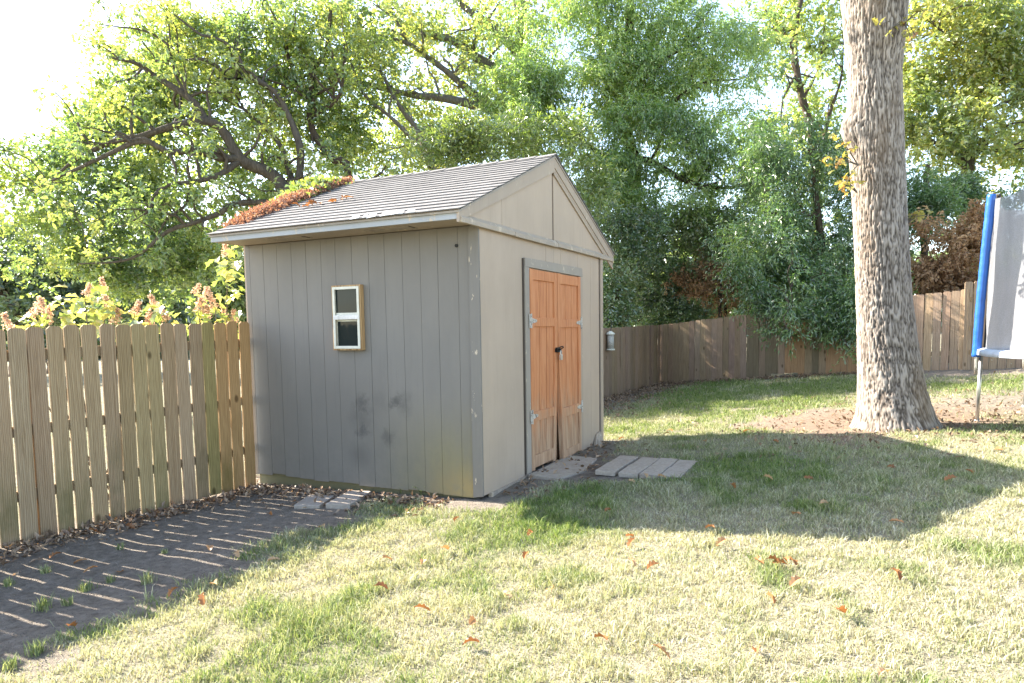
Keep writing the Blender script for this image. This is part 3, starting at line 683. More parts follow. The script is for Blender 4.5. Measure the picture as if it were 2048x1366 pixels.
# ------------------------------------------------------------------ big oak trunk by the trampoline
def big_oak():
    root = empty('oak_tree', (TREE[0], TREE[1], float(gz(*TREE)))); tag(root, 'thick pale furrowed oak trunk standing in bare earth left of the trampoline', 'tree')
    prof = [(860, 1712, 1882), (852, 1718, 1873), (830, 1721, 1861), (780, 1721, 1846), (700, 1719, 1832), (600, 1716, 1819), (500, 1713, 1813), (400, 1708, 1808), (300, 1702, 1804), (150, 1699, 1799), (60, 1692, 1807), (0, 1686, 1812), (-60, 1684, 1815), (-200, 1688, 1812), (-400, 1700, 1800)]
    zz, cxs, rad = [], [], []
    for (py, a, b) in prof:
        pa, pb = P(a, py, 8.45), P(b, py, 8.45); zz.append(pa[2]); cxs.append((pa[0] + pb[0]) / 2); rad.append((pb[0] - pa[0]) / 2 * .965)
    zz = np.array(zz); nr, na = 460, 210
    z = np.concatenate([np.linspace(zz[0] - .15, 5.9, nr), np.linspace(6.0, zz[-1], 30)]); nr = len(z)
    cx_ = np.interp(z, zz, cxs); rd = np.interp(z, zz, rad)
    th = np.arange(na) * 2 * np.pi / na; T, ZZ = np.meshgrid(th, z)
    ct, st = np.cos(T), np.sin(T)
    base = rd[:, None] * np.ones_like(T)
    hb = z[:, None] - zz[1]
    base += .05 * np.exp(-np.maximum(hb, 0) / .25) * (.5 + .5 * np.sin(3 * T + 1.0)) * (1 + .5 * vn(ct * 3, st * 3, None, 71))
    zb = P(1690, 258, 8.45)[2]
    base += .11 * np.exp(-((ZZ - zb) / .2) ** 2) * np.exp(-((np.mod(T - np.pi + np.pi, 2 * np.pi) - np.pi) / .55) ** 2)
    zk = P(1745, 130, 8.45)[2]
    base += -.05 * np.exp(-((ZZ - zk) / .16) ** 2) * np.exp(-((np.mod(T + np.pi / 2 + .3 + np.pi, 2 * np.pi) - np.pi) / .35) ** 2)
    wz = ZZ + .05 * vn(ct * 4, st * 4, ZZ * 3, 77); tw = .2 * (vn(ct * 2, st * 2, ZZ * 2.2, 78) - .5)
    c2, s2 = np.cos(T + tw), np.sin(T + tw)
    n1 = vn(c2 * 24, s2 * 24, wz * 6, 81); n2 = vn(c2 * 38, s2 * 38, wz * 19, 82); n3 = vn(c2 * 45, s2 * 45, wz * 45, 83)
    h = np.clip(1 - np.abs(n1 * .62 + n2 * .38 - .5) * 5.2, 0, 1)      # 1 in fissures
    h = 1 - h; h = .78 * h + .22 * n3
    r_ = base + (h - .6) * .022
    V = np.stack([cx_[:, None] + r_ * ct - TREE[0], r_ * st * .97 + 0 * T, ZZ - float(gz(*TREE))], -1).reshape(-1, 3)
    i = np.arange(nr - 1)[:, None] * na; j = np.arange(na)[None, :]; j2 = (j + 1) % na
    F = np.stack([i + j, i + j2, i + na + j2, i + na + j], -1).reshape(-1, 4)
    link('trunk', fast('trunk', V, F, M['oakbark'], {'h': h.ravel()}, True), None, root)
    return root, float(zz[-1]), float(cxs[-1])
oak_root, oak_top, oak_x = big_oak()

# ------------------------------------------------------------------ foliage machinery
def leaf_arrays(C, Lm, Wm, rng, up=.6, droop=.2, axis=None, fold=.18):
    n_ = len(C); a = rng.normal(size=(n_, 3)) if axis is None else axis.copy()
    a[:, 2] -= droop; a /= np.linalg.norm(a, axis=1)[:, None]
    nn = rng.normal(size=(n_, 3)); nn[:, 2] += up * 2; nn -= a * (nn * a).sum(1)[:, None]; nn /= np.linalg.norm(nn, axis=1)[:, None] + 1e-9
    s_ = np.cross(nn, a); ln = Lm * rng.uniform(.65, 1.3, n_)[:, None]; wd = Wm * rng.uniform(.7, 1.25, n_)[:, None]
    k = rng.uniform(.42, .62, n_)[:, None]
    V = np.stack([C, C + a * ln * k + s_ * wd * .5 + nn * wd * fold, C + a * ln - nn * ln * .12, C + a * ln * k - s_ * wd * .5 + nn * wd * fold], 1)
    F = np.arange(n_ * 4).reshape(-1, 4)
    return V.reshape(-1, 3), F
def tree(name, label, group, base, trunk, limbs, blobs, leaf, bark, seed, cat='tree', clump=None):
    """base (px, Y); trunk [(px,py,dY,r)]; limbs [(r0, r1, [(px,py,dY)])]; blobs [(px,py,dY,rx,ry,rz,n)]; all traced at depth Y from the camera"""
    rng = np.random.default_rng(seed); Y0 = base[1]; b = P(base[0], 700, Y0); bz = float(ground(b[0], b[1]))
    org = np.array([b[0], b[1], bz]); root = empty(name, org); tag(root, label, cat, group)
    nodes, nrad, ends = [], [], []
    tp = [org - [0, 0, .15]] + [P(px, py, Y0 + dy) for px, py, dy, r in trunk]
    pr = [trunk[0][3] * 1.35] + [t[3] for t in trunk]
    sp = spline(tp, .25); cum = np.linspace(0, len(pr) - 1, len(sp)); rad = np.interp(cum, np.arange(len(pr)), pr)
    sp[1:] += rng.normal(size=(len(sp) - 1, 3)) * .015
    V, F = tube_arrays(sp, rad * (1 + .06 * rng.normal(size=len(rad))), 12); link('trunk', fast('trunk', V - org, F, bark, None, True), None, root)
    hi = sp[:, 2] > bz + 2.2; nodes += list(sp[hi]); nrad += list(rad[hi])
    for r0, r1, pts in limbs:
        w_ = np.array([P(px, py, Y0 + dy) for px, py, dy in pts]); s_ = spline(w_, .18)
        s_[1:] += np.cumsum(rng.normal(size=(len(s_) - 1, 3)) * .012, 0) * .6
        rr_ = np.linspace(r0, r1 * .7, len(s_)) * leaf.get('lr', 1) * (1 + .05 * rng.normal(size=len(s_)))
        V, F = tube_arrays(s_, rr_, 9); link('limb', fast('limb', V - org, F, bark, None, True), None, root)
        nodes += list(s_); nrad += list(rr_); ends += [s_[-1], s_[-4], s_[-8]]
    if leaf.get('sub'):
        base_nodes = np.array(nodes); bn_r = np.array(nrad); ok = np.where(bn_r < .2)[0]; V_, F_, k_ = [], [], 0; tips = []
        for _ in range(leaf['sub']):
            i0 = int(rng.choice(ok)); p = base_nodes[i0]; out = p - base_nodes[0]; out[2] *= .6; out /= np.linalg.norm(out) + 1e-6
            d = out * .9 + rng.normal(size=3) * .75; d[2] += .15; d[1] -= .25; d /= np.linalg.norm(d); ln = rng.uniform(.6, 1.7); pts = [p]
            for q_ in range(5):
                d = d + rng.normal(size=3) * .32; d /= np.linalg.norm(d); pts.append(pts[-1] + d * ln / 5)
            s_ = spline(pts, .14); r0 = min(bn_r[i0] * .7, .02 + .018 * ln); rr_ = np.linspace(r0, .009, len(s_))
            V, F = tube_arrays(s_, rr_, 6); V_.append(V - org); F_.append(F + k_); k_ += len(V); nodes += list(s_); nrad += list(rr_); tips += [s_[-1], s_[-3]]
        link('branches', fast('branches', np.vstack(V_), np.vstack(F_), bark, None, True), None, root)['kind'] = 'stuff'
    A = []
    for px, py, dy, rx, ry, rz_, n_ in blobs:
        c = P(px, py, Y0 + dy) + np.array([0, leaf.get('back', 0), 0]); d = rng.normal(size=(n_, 3)); d /= np.linalg.norm(d, axis=1)[:, None]
        A.append(c + d * (rng.uniform(0, 1, n_) ** .45 * (1 + np.abs(rng.normal(0, .16, n_))))[:, None] * np.array([rx, ry * leaf.get('thin', .75), rz_]))
    A = np.vstack(A); T_ = np.array(tips) + rng.normal(size=(len(tips), 3)) * .12 if leaf.get('sub') else None; cf = 1 / leaf.get('cs', .8); rag = leaf.get('rag', .9)
    for ax in range(3): A[:, ax] += rag * (vn(A[:, 0] * .9, A[:, 1] * .9, A[:, 2] * .9, seed + 5 + ax) - .5)
    cn = vn(A[:, 0] * cf, A[:, 1] * cf, A[:, 2] * cf * 1.25, seed) * .7 + .3 * vn(A[:, 0] * cf * 2.3, A[:, 1] * cf * 2.3, A[:, 2] * cf * 2.3, seed + 1)
    A = A[rng.uniform(size=len(A)) < leaf.get('keep', 1) * (.12 + 1.5 * sstep(.36, .62, cn))]
    A = A[A[:, 2] > ground(A[:, 0], A[:, 1]) + .35]
    if T_ is not None: A = np.vstack([A, T_])
    if ends: A = np.vstack([A, np.array(ends) + rng.normal(size=(len(ends), 3)) * .1])
    N = np.array(nodes); d0 = np.array([np.min(((N - a) ** 2).sum(1)) for a in A]); A = A[np.argsort(d0)]
    cap = len(N) + len(A) * 8; NN = np.zeros((cap, 3)); NR = np.zeros(cap); NN[:len(N)] = N; NR[:len(N)] = nrad; cnt = len(N)
    tv, tf, tk = [], [], 0; lc, lax = [], []
    sprd = leaf.get('spread', .35); nl = leaf['n']
    for a in A:
        dv = NN[:cnt] - a; d2 = (dv ** 2).sum(1) + np.maximum(dv[:, 2], 0) * .6
        i = int(np.argmin(d2)); p0 = NN[i]; d = np.linalg.norm(a - p0)
        if d > .12:
            k = int(np.clip(d / .3, 3, 7)); t = np.linspace(0, 1, k)[:, None]
            ctl = (p0 + a) / 2 + rng.normal(size=3) * d * .14 + np.array([0, 0, .12 * d])
            path = (1 - t) ** 2 * p0 + 2 * t * (1 - t) * ctl + t ** 2 * a
            ra = min(NR[i] * .75, .007 + .011 * d); rr_ = np.linspace(ra, .004, k)
            V, F = tube_arrays(path, rr_, 3); tv.append(V); tf.append(F + tk); tk += len(V)
            NN[cnt:cnt + k - 1] = path[1:]; NR[cnt:cnt + k - 1] = rr_[1:]; cnt += k - 1
        else: path = np.array([p0, a])
        nt_ = leaf.get('tw', 6); m_ = max(2, int(nl / nt_ * rng.uniform(.7, 1.3)))
        td = rng.normal(size=(nt_, 3)); td[:, 2] = td[:, 2] * .7 + leaf.get('lift', .1); td /= np.linalg.norm(td, axis=1)[:, None]
        st_ = p0 + (a - p0) * rng.uniform(.45, 1.0, nt_)[:, None] if d > .12 else a + np.zeros((nt_, 3))
        en = st_ + td * (sprd * rng.uniform(.5, 1.1, nt_))[:, None]; en[:, 2] -= leaf.get('hang', 0) * rng.uniform(.2, 1, nt_)
        tt = rng.uniform(leaf.get('t0', .55), 1.05, (nt_, m_, 1)); cl = st_[:, None] + (en - st_)[:, None] * tt + rng.normal(size=(nt_, m_, 3)) * leaf.get('jit', .035)
        lc.append(cl.reshape(-1, 3)); lax.append(np.repeat((en - st_) / (np.linalg.norm(en - st_, axis=1)[:, None] + 1e-6), m_, 0) * leaf.get('along', .7) + rng.normal(size=(nt_ * m_, 3)) * .45)
    if tv: tag(link('twigs', fast('twigs', np.vstack(tv) - org, np.vstack(tf), bark), None, root), kind='stuff')
    C = np.vstack(lc); V, F = leaf_arrays(C - org, leaf['L'], leaf['W'], rng, leaf.get('up', .5), leaf.get('droop', .25), np.vstack(lax) if lax else None)
    cl = np.repeat(fbm(C[:, 0] * 1.1 + C[:, 2], C[:, 1] * 1.1 + C[:, 2] * .7, 2, seed), 4)
    rnd = np.clip(np.repeat(rng.beta(1.6, 2.0, len(C)), 4) * .7 + (cl - .5) * leaf.get('clumpvar', .9) + .15 + leaf.get('bias', 0), 0, 1)
    tag(link('crown', fast('crown', V, F, leaf['mat'], {'rnd': rnd}), None, root), kind='stuff')
    return root

OAK = dict(L=.125, W=.07, n=44, tw=7, spread=.42, keep=.45, back=1.2, cs=.6, sub=0, mat=M['l_oak'], up=.45, clumpvar=1.0)
tree('oak_tree', 'spreading green oak with long crooked limbs reaching left behind the fence', 'trees beyond the fences', (600, 17.),
     [(602, 470, 0, .36), (590, 400, 0, .3), (571, 380, 0, .27)],
     [(.26, .05, [(571, 384, 0), (542, 348, 0), (480, 318, -.2), (450, 271, -.3), (432, 249, -.4), (406, 234, -.4), (388, 205, -.5), (351, 176, -.5), (304, 146, -.4), (267, 124, -.3), (209, 110, -.2)]),
      (.17, .03, [(432, 249, -.4), (403, 242, -.6), (348, 253, -.8), (278, 275, -1), (234, 282, -1), (150, 325, -1.1), (90, 385, -1.2)]),
      (.15, .03, [(480, 318, -.2), (439, 315, -.6), (384, 300, -.9), (337, 304, -1.2), (300, 282, -1.3), (264, 284, -1.4), (220, 304, -1.5), (146, 340, -1.6), (60, 380, -1.8)]),
      (.13, .03, [(480, 322, -.2), (439, 351, -.7), (384, 366, -1.1), (337, 373, -1.4), (308, 395, -1.6), (298, 425, -1.7), (250, 455, -1.8)]),
      (.13, .03, [(585, 410, 0), (542, 404, -.3), (469, 406, -.6), (439, 425, -.8), (388, 447, -1), (337, 465, -1.2), (265, 520, -1.4), (160, 530, -1.6)]),
      (.17, .04, [(592, 400, 0), (600, 300, .5), (564, 205, .6), (524, 168, .6), (487, 157, .5), (454, 157, .5), (432, 132, .4), (403, 117, .3), (366, 121, .2), (311, 123, .1), (250, 150, 0)]),
      (.13, .03, [(590, 380, .2), (565, 300, .7), (524, 253, .8), (491, 223, .8), (458, 205, .7), (421, 194, .6), (381, 187, .5)]),
      (.1, .02, [(524, 168, .6), (494, 139, .4), (447, 80, .2), (403, 66, .1), (359, 33, 0), (320, 5, 0)]),
      (.06, .02, [(366, 121, .2), (345, 95, .1), (290, 60, 0), (240, 55, 0), (190, 50, 0)]),
      (.07, .02, [(384, 366, -1.1), (370, 410, -1.1), (330, 440, -1.2), (300, 500, -1.3)])],
     [(560, 130, .5, 2.1, 2.4, 1.9, 330), (400, 90, .2, 2.2, 2.2, 1.5, 330), (270, 80, 0, 1.7, 1.9, 1.1, 230), (250, 210, 0, 2.2, 2.2, 1.4, 360), (120, 270, -.6, 1.6, 1.8, 1.0, 260),
      (40, 300, -.8, 1.3, 1.6, .8, 130), (60, 400, -1.2, 1.9, 1.8, 1.3, 300), (230, 390, -1, 2.2, 2., 1.3, 330), (380, 300, 0, 2.0, 2.1, 1.3, 260), (120, 510, -1.4, 1.9, 1.7, .9, 240),
      (350, 480, -.9, 1.9, 1.9, .9, 230), (480, 420, 0, 1.3, 1.6, 1.0, 120), (560, 270, 1.2, 1.6, 1.8, 1.6, 190), (470, -80, .3, 3.2, 2.5, 1.2, 130), (-120, 420, -1.2, 2.0, 1.8, 1.8, 130), (190, 30, 0, 1.0, 1.2, .8, 110), (165, 120, -.2, .8, 1.1, .7, 80), (75, 215, -.6, .9, 1.2, .55, 80), (10, 250, -.8, .9, 1.2, .5, 70), (330, 20, 0, 1.4, 1.4, .8, 90)],
     dict(OAK, sub=70, lr=.66, keep=.48, back=1.9), M['bark'], 11)
tree('oak_tree', 'slim dark oak stem rising just left of the roof ridge', 'trees beyond the fences', (712, 18.6),
     [(703, 372, 0, .17), (670, 320, 0, .15), (637, 286, 0, .14), (619, 238, 0, .12), (622, 176, 0, .1), (633, 132, 0, .08), (652, 100, 0, .06), (660, 20, 0, .05)],
     [(.07, .02, [(622, 200, 0), (590, 150, .2), (560, 60, .2), (520, -20, .2)]), (.07, .02, [(619, 235, 0), (680, 190, -.2), (690, 90, -.2)])],
     [(640, 110, 0, 1.6, 1.8, 1.7, 240), (660, 250, .5, 1.2, 1.6, 1.0, 120), (700, 20, 0, 1.6, 1.6, 1.3, 160), (580, 30, .2, 1.4, 1.6, 1.2, 150)],
     dict(OAK, sub=24), M['bark3'], 12)
tree('oak_tree', 'yellowing oak whose bare grey limbs arch left above the roof ridge', 'trees beyond the fences', (1075, 22.),
     [(1072, 420, 0, .34), (1060, 300, 0, .3), (1035, 180, 0, .25), (1045, 60, 0, .2), (1030, -40, 0, .16)],
     [(.17, .07, [(1050, 240, 0), (1000, 222, -.4), (942, 208, -.7), (894, 195, -.9), (819, 186, -1), (747, 167, -1.1), (685, 150, -1.2)]),
      (.15, .05, [(1040, 230, 0), (960, 195, -.3), (921, 164, -.5), (887, 137, -.6), (853, 113, -.7), (819, 89, -.8), (764, 73, -.8), (713, 68, -.8)]),
      (.2, .08, [(1040, 190, 0), (986, 140, .2), (942, 109, .3), (908, 85, .3), (873, 73, .3), (839, 68, .3), (770, 20, .3)]),
      (.17, .08, [(1040, 110, 0), (1003, 72, .3), (959, 38, .4), (925, 10, .5), (880, -30, .5)]),
      (.1, .03, [(942, 109, .3), (960, 60, .6), (1000, 0, .8)]), (.07, .02, [(819, 89, -.8), (790, 40, -.8), (740, 0, -.8)])],
     [(850, 130, -.3, 3.0, 2.2, 1.7, 150), (800, 250, .2, 2.0, 2.0, 1.2, 120), (920, 60, .4, 2.6, 2.2, 1.5, 130), (900, 270, .8, 2.0, 2.0, 1.0, 130), (740, 60, -.6, 1.6, 1.6, 1.3, 90), (950, -60, 0, 3.5, 2.4, 1.2, 80)],
     dict(L=.16, W=.09, n=28, spread=.5, keep=.7, back=.8, sub=50, mat=M['l_yel'], up=.4), M['bark2'], 13)
tree('young_tree', 'slender grey double stem leaning left above the middle of the ridge', 'trees beyond the fences', (872, 20.),
     [(868, 340, 0, .12), (853, 318, 0, .11), (819, 270, 0, .09), (778, 232, 0, .07), (730, 191, 0, .05), (700, 120, 0, .04)],
     [(.1, .04, [(862, 335, 0), (845, 285, .3), (832, 255, .3), (795, 205, .3), (765, 150, .3), (735, 80, .3)]), (.05, .02, [(720, 180, 0), (715, 90, 0), (712, 10, 0)])],
     [(800, 310, .3, 1.6, 1.5, .8, 130), (760, 200, 0, 1.4, 1.4, 1.3, 110), (700, 300, .6, 1.3, 1.4, .9, 110), (890, 330, .4, 1.2, 1.2, .6, 80)],
     dict(OAK, n=28, sub=20, mat=M['l_yel'], bias=-.12), M['bark2'], 14)
tree('shrub', 'bright lime shrub showing just above the roof ridge', 'shrubs beyond the fences', (980, 15.5), [(978, 420, 0, .05), (975, 340, 0, .03)], [],
     [(880, 322, 0, .6, .7, .35, 50), (930, 285, 0, .5, .6, .55, 70), (990, 305, 0, .6, .8, .4, 70), (1050, 275, 0, .5, .8, .55, 70), (1120, 290, .2, .6, .8, .6, 70), (1170, 360, .3, .6, .7, .7, 60), (980, 400, 0, 1.6, .8, .8, 80)],
     dict(L=.12, W=.045, n=36, spread=.4, lift=.5, cs=.4, rag=.6, keep=.9, mat=M['l_lime'], up=.2, bias=-.15), M['bark3'], 15, 'shrub')
WIL = dict(L=.12, W=.04, n=84, tw=8, t0=.1, spread=.6, hang=.25, keep=.72, back=-.2, cs=.9, rag=1.2, sub=40, mat=M['l_wil'], up=.35, droop=.5, clumpvar=1.1)
tree('willow_oak', 'tall fine-leaved green tree filling the middle right of the shed roof', 'trees beyond the fences', (1265, 20.5),
     [(1262, 420, 0, .3), (1268, 320, 0, .26), (1240, 230, 0, .22), (1255, 110, 0, .17), (1260, 20, 0, .13), (1255, -80, 0, .1)],
     [(.14, .03, [(1266, 320, 0), (1300, 325, -.6), (1345, 350, -1), (1420, 378, -1.4), (1500, 372, -1.8)]), (.15, .04, [(1245, 200, 0), (1210, 150, .2), (1200, 60, .2), (1190, -20, .2)]),
      (.12, .03, [(1250, 180, 0), (1330, 120, -.4), (1390, 60, -.5), (1430, 10, -.5)]), (.11, .03, [(1262, 330, 0), (1190, 300, -.4), (1120, 240, -.7), (1060, 220, -.8)]),
      (.1, .03, [(1255, 260, 0), (1330, 215, -.6), (1400, 170, -.9), (1480, 160, -1)]), (.09, .03, [(1262, 400, 0), (1330, 440, -.5), (1420, 470, -.8), (1500, 440, -1)])],
     [(1060, 110, -.3, 1.6, 1.8, 1.9, 200), (1080, 240, -.5, 1.6, 1.6, 1.3, 190), (1180, 60, 0, 2.2, 2.2, 1.9, 290), (1330, 70, -.2, 2.2, 2.2, 1.8, 270), (1440, 130, -.5, 1.6, 1.8, 1.5, 190),
      (1190, 220, -.3, 2.0, 2.0, 1.5, 260), (1330, 250, -.6, 2.0, 2.0, 1.5, 250), (1450, 280, -.9, 1.6, 1.8, 1.3, 190), (1250, 400, -.3, 1.7, 1.8, 1.4, 190), (1380, 440, -.6, 2.0, 1.8, 1.2, 210), (1500, 400, -.9, 1.5, 1.5, 1.1, 140),
      (1240, -100, 0, 3.6, 3, 1.5, 110), (1180, 380, -1.2, 1.0, 1.2, 1.2, 100)],
     WIL, M['bark3'], 16)
tree('dark_tree', 'dark blue-green feathery tree drooping over the back fence by the oak trunk', 'trees beyond the fences', (1650, 16.2),
     [(1648, 560, 0, .12), (1640, 460, 0, .1), (1630, 380, 0, .07), (1620, 300, 0, .05)],
     [(.06, .02, [(1640, 500, 0), (1600, 540, -.8), (1570, 590, -1.4), (1590, 640, -1.8)]), (.06, .02, [(1642, 520, 0), (1670, 560, -.8), (1690, 610, -1.5), (1680, 660, -1.8)]),
      (.05, .02, [(1636, 430, 0), (1560, 420, -.5), (1500, 450, -.7)])],
     [(1610, 600, -1.4, 1.0, .8, .55, 130), (1680, 625, -1.6, .7, .6, .5, 80), (1560, 500, -.6, 1.4, 1.2, .9, 170), (1650, 480, -.3, 1.3, 1.3, 1.0, 170), (1600, 370, 0, 1.4, 1.4, 1.0, 160), (1690, 380, .3, 1.1, 1.2, .9, 110), (1520, 560, -.6, .8, .8, .5, 70), (1540, 300, .3, 1.2, 1.3, .8, 90)],
     dict(L=.11, W=.03, n=78, tw=8, t0=.05, spread=.5, hang=.15, keep=.8, cs=.6, rag=1., sub=16, mat=M['l_feath'], up=.5, droop=.4), M['bark3'], 17)
tree('oak_tree', 'slim dark forked oak left of the big trunk with sky behind its crown', 'trees beyond the fences', (1640, 25.),
     [(1632, 420, 0, .2), (1622, 260, 0, .17), (1603, 190, 0, .15), (1590, 110, 0, .13), (1592, 40, 0, .11), (1610, -30, 0, .09)],
     [(.1, .03, [(1640, 330, 0), (1655, 240, .2), (1680, 170, .2), (1690, 90, .2)]), (.06, .02, [(1590, 100, 0), (1560, 50, -.2), (1530, 20, -.3)]), (.06, .02, [(1605, 200, 0), (1640, 130, .3), (1650, 40, .3)]),
      (.05, .02, [(1592, 150, 0), (1565, 200, 0), (1560, 260, 0)])],
     [(1650, 60, .2, 1.6, 1.8, 1.8, 170), (1580, 30, 0, 1.0, 1.5, 1.0, 80), (1650, 190, .3, 1.3, 1.5, 1.2, 110), (1580, 260, .3, 1.5, 1.6, .8, 110), (1680, 300, .5, 1.4, 1.6, 1.2, 120), (1640, -80, 0, 3, 2.4, 1.2, 70), (1560, 330, 0, 1.8, 1.6, .9, 110)],
     dict(OAK, n=34, sub=30, mat=M['l_oak'], L=.17, W=.1), M['bark3'], 18)
tree('oak_tree', 'yellow-green oak filling the top right corner behind the trampoline', 'trees beyond the fences', (1935, 19.),
     [(1935, 430, 0, .2), (1935, 330, 0, .18), (1945, 250, 0, .16), (1955, 130, 0, .13), (1972, 40, 0, .11), (1990, -60, 0, .09)],
     [(.08, .02, [(1937, 320, 0), (1880, 290, -.5), (1840, 260, -.7), (1800, 240, -.8)]), (.08, .02, [(1945, 250, 0), (2000, 210, -.5), (2060, 190, -.8)]), (.07, .02, [(1955, 130, 0), (1900, 80, -.4), (1850, 40, -.6)]),
      (.07, .02, [(1940, 300, 0), (2000, 300, -.6), (2050, 280, -.9)])],
     [(1880, 90, 0, 1.6, 1.8, 1.5, 260), (1990, 100, 0, 1.7, 1.8, 1.5, 260), (1870, 260, -.3, 1.3, 1.5, 1.1, 190), (1990, 260, -.3, 1.5, 1.6, 1.2, 230), (2080, 180, 0, 1.6, 1.8, 1.8, 160), (1940, -60, 0, 2.6, 2.2, 1.0, 80), (1830, 180, .2, .9, 1.2, 1.0, 90), (1980, 370, .1, 1.3, 1.3, .6, 90)],
     dict(L=.135, W=.075, n=44, tw=7, spread=.42, keep=.72, sub=40, mat=M['l_yel'], up=.5), M['bark'], 19)
tree('dark_tree', 'dense dark green tree between the oak trunk and the brown shrub', 'trees beyond the fences', (1850, 17.),
     [(1850, 480, 0, .1), (1850, 400, 0, .08), (1855, 330, 0, .05)], [],
     [(1850, 390, 0, 1.0, 1.0, .75, 120), (1920, 400, .3, 1.1, 1.1, .6, 110), (1830, 470, .2, .8, .9, .8, 90), (2010, 400, .4, 1.2, 1.1, .6, 90), (2000, 480, .8, 1.6, 1.0, .9, 90)],
     dict(L=.11, W=.035, n=78, tw=7, t0=.1, spread=.45, keep=.8, cs=.6, mat=M['l_feath'], up=.4), M['bark3'], 20)
tree('shrub', 'brown dried-leaf shrub above the fence left of the blue post', 'shrubs beyond the fences', (1905, 15.2),
     [(1903, 600, 0, .06), (1905, 520, 0, .04)], [(.03, .01, [(1903, 590, 0), (1870, 530, .1), (1850, 480, .2)]), (.03, .01, [(1905, 570, 0), (1940, 500, .1), (1960, 440, .1)])],
     [(1905, 500, 0, .75, .7, .6, 110), (1870, 555, 0, .65, .6, .35, 80), (1945, 450, .1, .5, .6, .45, 60), (1940, 560, 0, .5, .5, .3, 40), (1860, 470, 0, .4, .4, .3, 30)],
     dict(L=.1, W=.05, n=46, spread=.3, cs=.4, rag=.5, mat=M['l_brown'], up=.2, droop=.5), M['bark3'], 21, 'shrub')
for k, (px, Y, lab, mt_, bl, bi) in enumerate([
    (1235, 17.2, 'dark glossy hedge shrub rising beside the right wall of the shed', 'l_dark', [(1235, 560, 0, .9, .8, 1.0, 180), (1250, 470, .2, 1.0, .9, .7, 130), (1225, 630, -.2, .6, .5, .3, 60)], .12),
    (1340, 19.6, 'dark holly-like shrub above the far fence corner', 'l_dark', [(1330, 590, 0, 1.2, .9, .85, 220), (1300, 520, .3, 1.2, 1, .8, 160), (1380, 630, -.3, .8, .5, .35, 90)], .05),
    (1440, 19., 'mixed olive and brownish shrub above the middle of the back fence', 'l_brown', [(1470, 590, 0, .9, .8, .6, 110), (1410, 560, .2, .8, .8, .6, 60)], -.1),
    (1450, 19.4, 'green shrub tangled with the brownish one above the back fence', 'l_dark', [(1450, 540, 0, 1.3, 1, .8, 200), (1500, 600, -.3, .9, .7, .45, 110), (1420, 470, .3, 1.4, 1, .7, 150)], .2),
    (1570, 17.8, 'dark shrub in the shade left of the feathery tree', 'l_dark', [(1580, 560, 0, 1.2, .9, .7, 170), (1680, 560, .3, 1.2, .9, .8, 150), (1540, 630, -.3, .6, .5, .3, 60)], .1)]):
    tree('shrub', lab, 'shrubs beyond the fences', (px, Y), [(px, 640, 0, .06), (px, 560, 0, .04)], [], bl, dict(L=.095, W=.05, n=52, spread=.34, cs=.5, rag=.7, mat=M[mt_], up=.3, bias=bi), M['bark3'], 30 + k, 'shrub')
# farther trees left and behind
FAR = dict(L=.32, W=.2, n=30, spread=.9, rag=1.6, cs=1.4, jit=.12, keep=.8, mat=M['l_far'], up=.4)
for k, (px, Y, lab, tr, bl) in enumerate([
    (30, 34., 'hazy dark tree with a leaning trunk low at the left edge', [(38, 640, 0, .3), (20, 600, 0, .26), (-5, 560, 0, .2), (-30, 480, 0, .14)], [(20, 540, 0, 2.6, 2.4, 2.2, 150), (-60, 480, 0, 3, 3, 3, 140), (70, 600, 0, 1.6, 1.6, 1.2, 70)]),
    (105, 36., 'distant tree seen low between the left edge and the flowering shrub', [(105, 640, 0, .24), (103, 580, 0, .2), (100, 520, 0, .14)], [(120, 520, 0, 2.4, 2.4, 2.0, 120), (160, 600, 0, 1.8, 1.8, 1.2, 80)]),
    (345, 30., 'distant dark tree standing low behind the fence left of the shed', [(347, 640, 0, .2), (342, 560, 0, .18), (345, 480, 0, .12)], [(345, 560, 0, 1.9, 2, 1.6, 150), (400, 600, 0, 1.4, 1.5, 1.0, 80), (270, 600, 0, 1.6, 1.6, 1.0, 90), (330, 480, 0, 2.4, 2.2, 1.6, 120)]),
    (450, 27., 'pale distant tree beside the left wall of the shed', [(455, 640, 0, .16), (452, 560, 0, .13), (450, 500, 0, .09)], [(450, 560, 0, 1.4, 1.5, 1.3, 120), (470, 620, 0, 1., 1., .7, 50)])]):
    tree('distant_tree', lab, 'distant trees beyond the fences', (px, Y), tr, [], bl, dict(FAR, bias=(-.2, -.05, -.15, .25)[k]), M['bark3'], 50 + k)
# a mass of woods closing the view far behind
rng = np.random.default_rng(77); nW = 26000
wx = rng.uniform(-75, 75, nW); wy = 52 + rng.uniform(0, 14, nW) + .002 * wx ** 2
hmax = 4.0 + 4 * fbm(wx * .09, wx * 0 + 3, 3, 91) + np.where(wx > 3, 1.5, 0); wz = rng.uniform(0, 1, nW) ** .85 * hmax + gz(wx, wy)
V, F = leaf_arrays(np.stack([wx, wy, wz], -1), 1.15, .8, rng, .4)
wr = np.clip(np.repeat(rng.uniform(0, .6, nW) + .7 * (fbm(wx * .35, wz * .35, 2, 93) - .35), 4), 0, 1)
tag(link('far_woods', fast('far_woods', V, F, M['l_far'], {'rnd': wr})), 'hazy far-off woods closing the view behind the trees', 'woods', None, 'stuff')
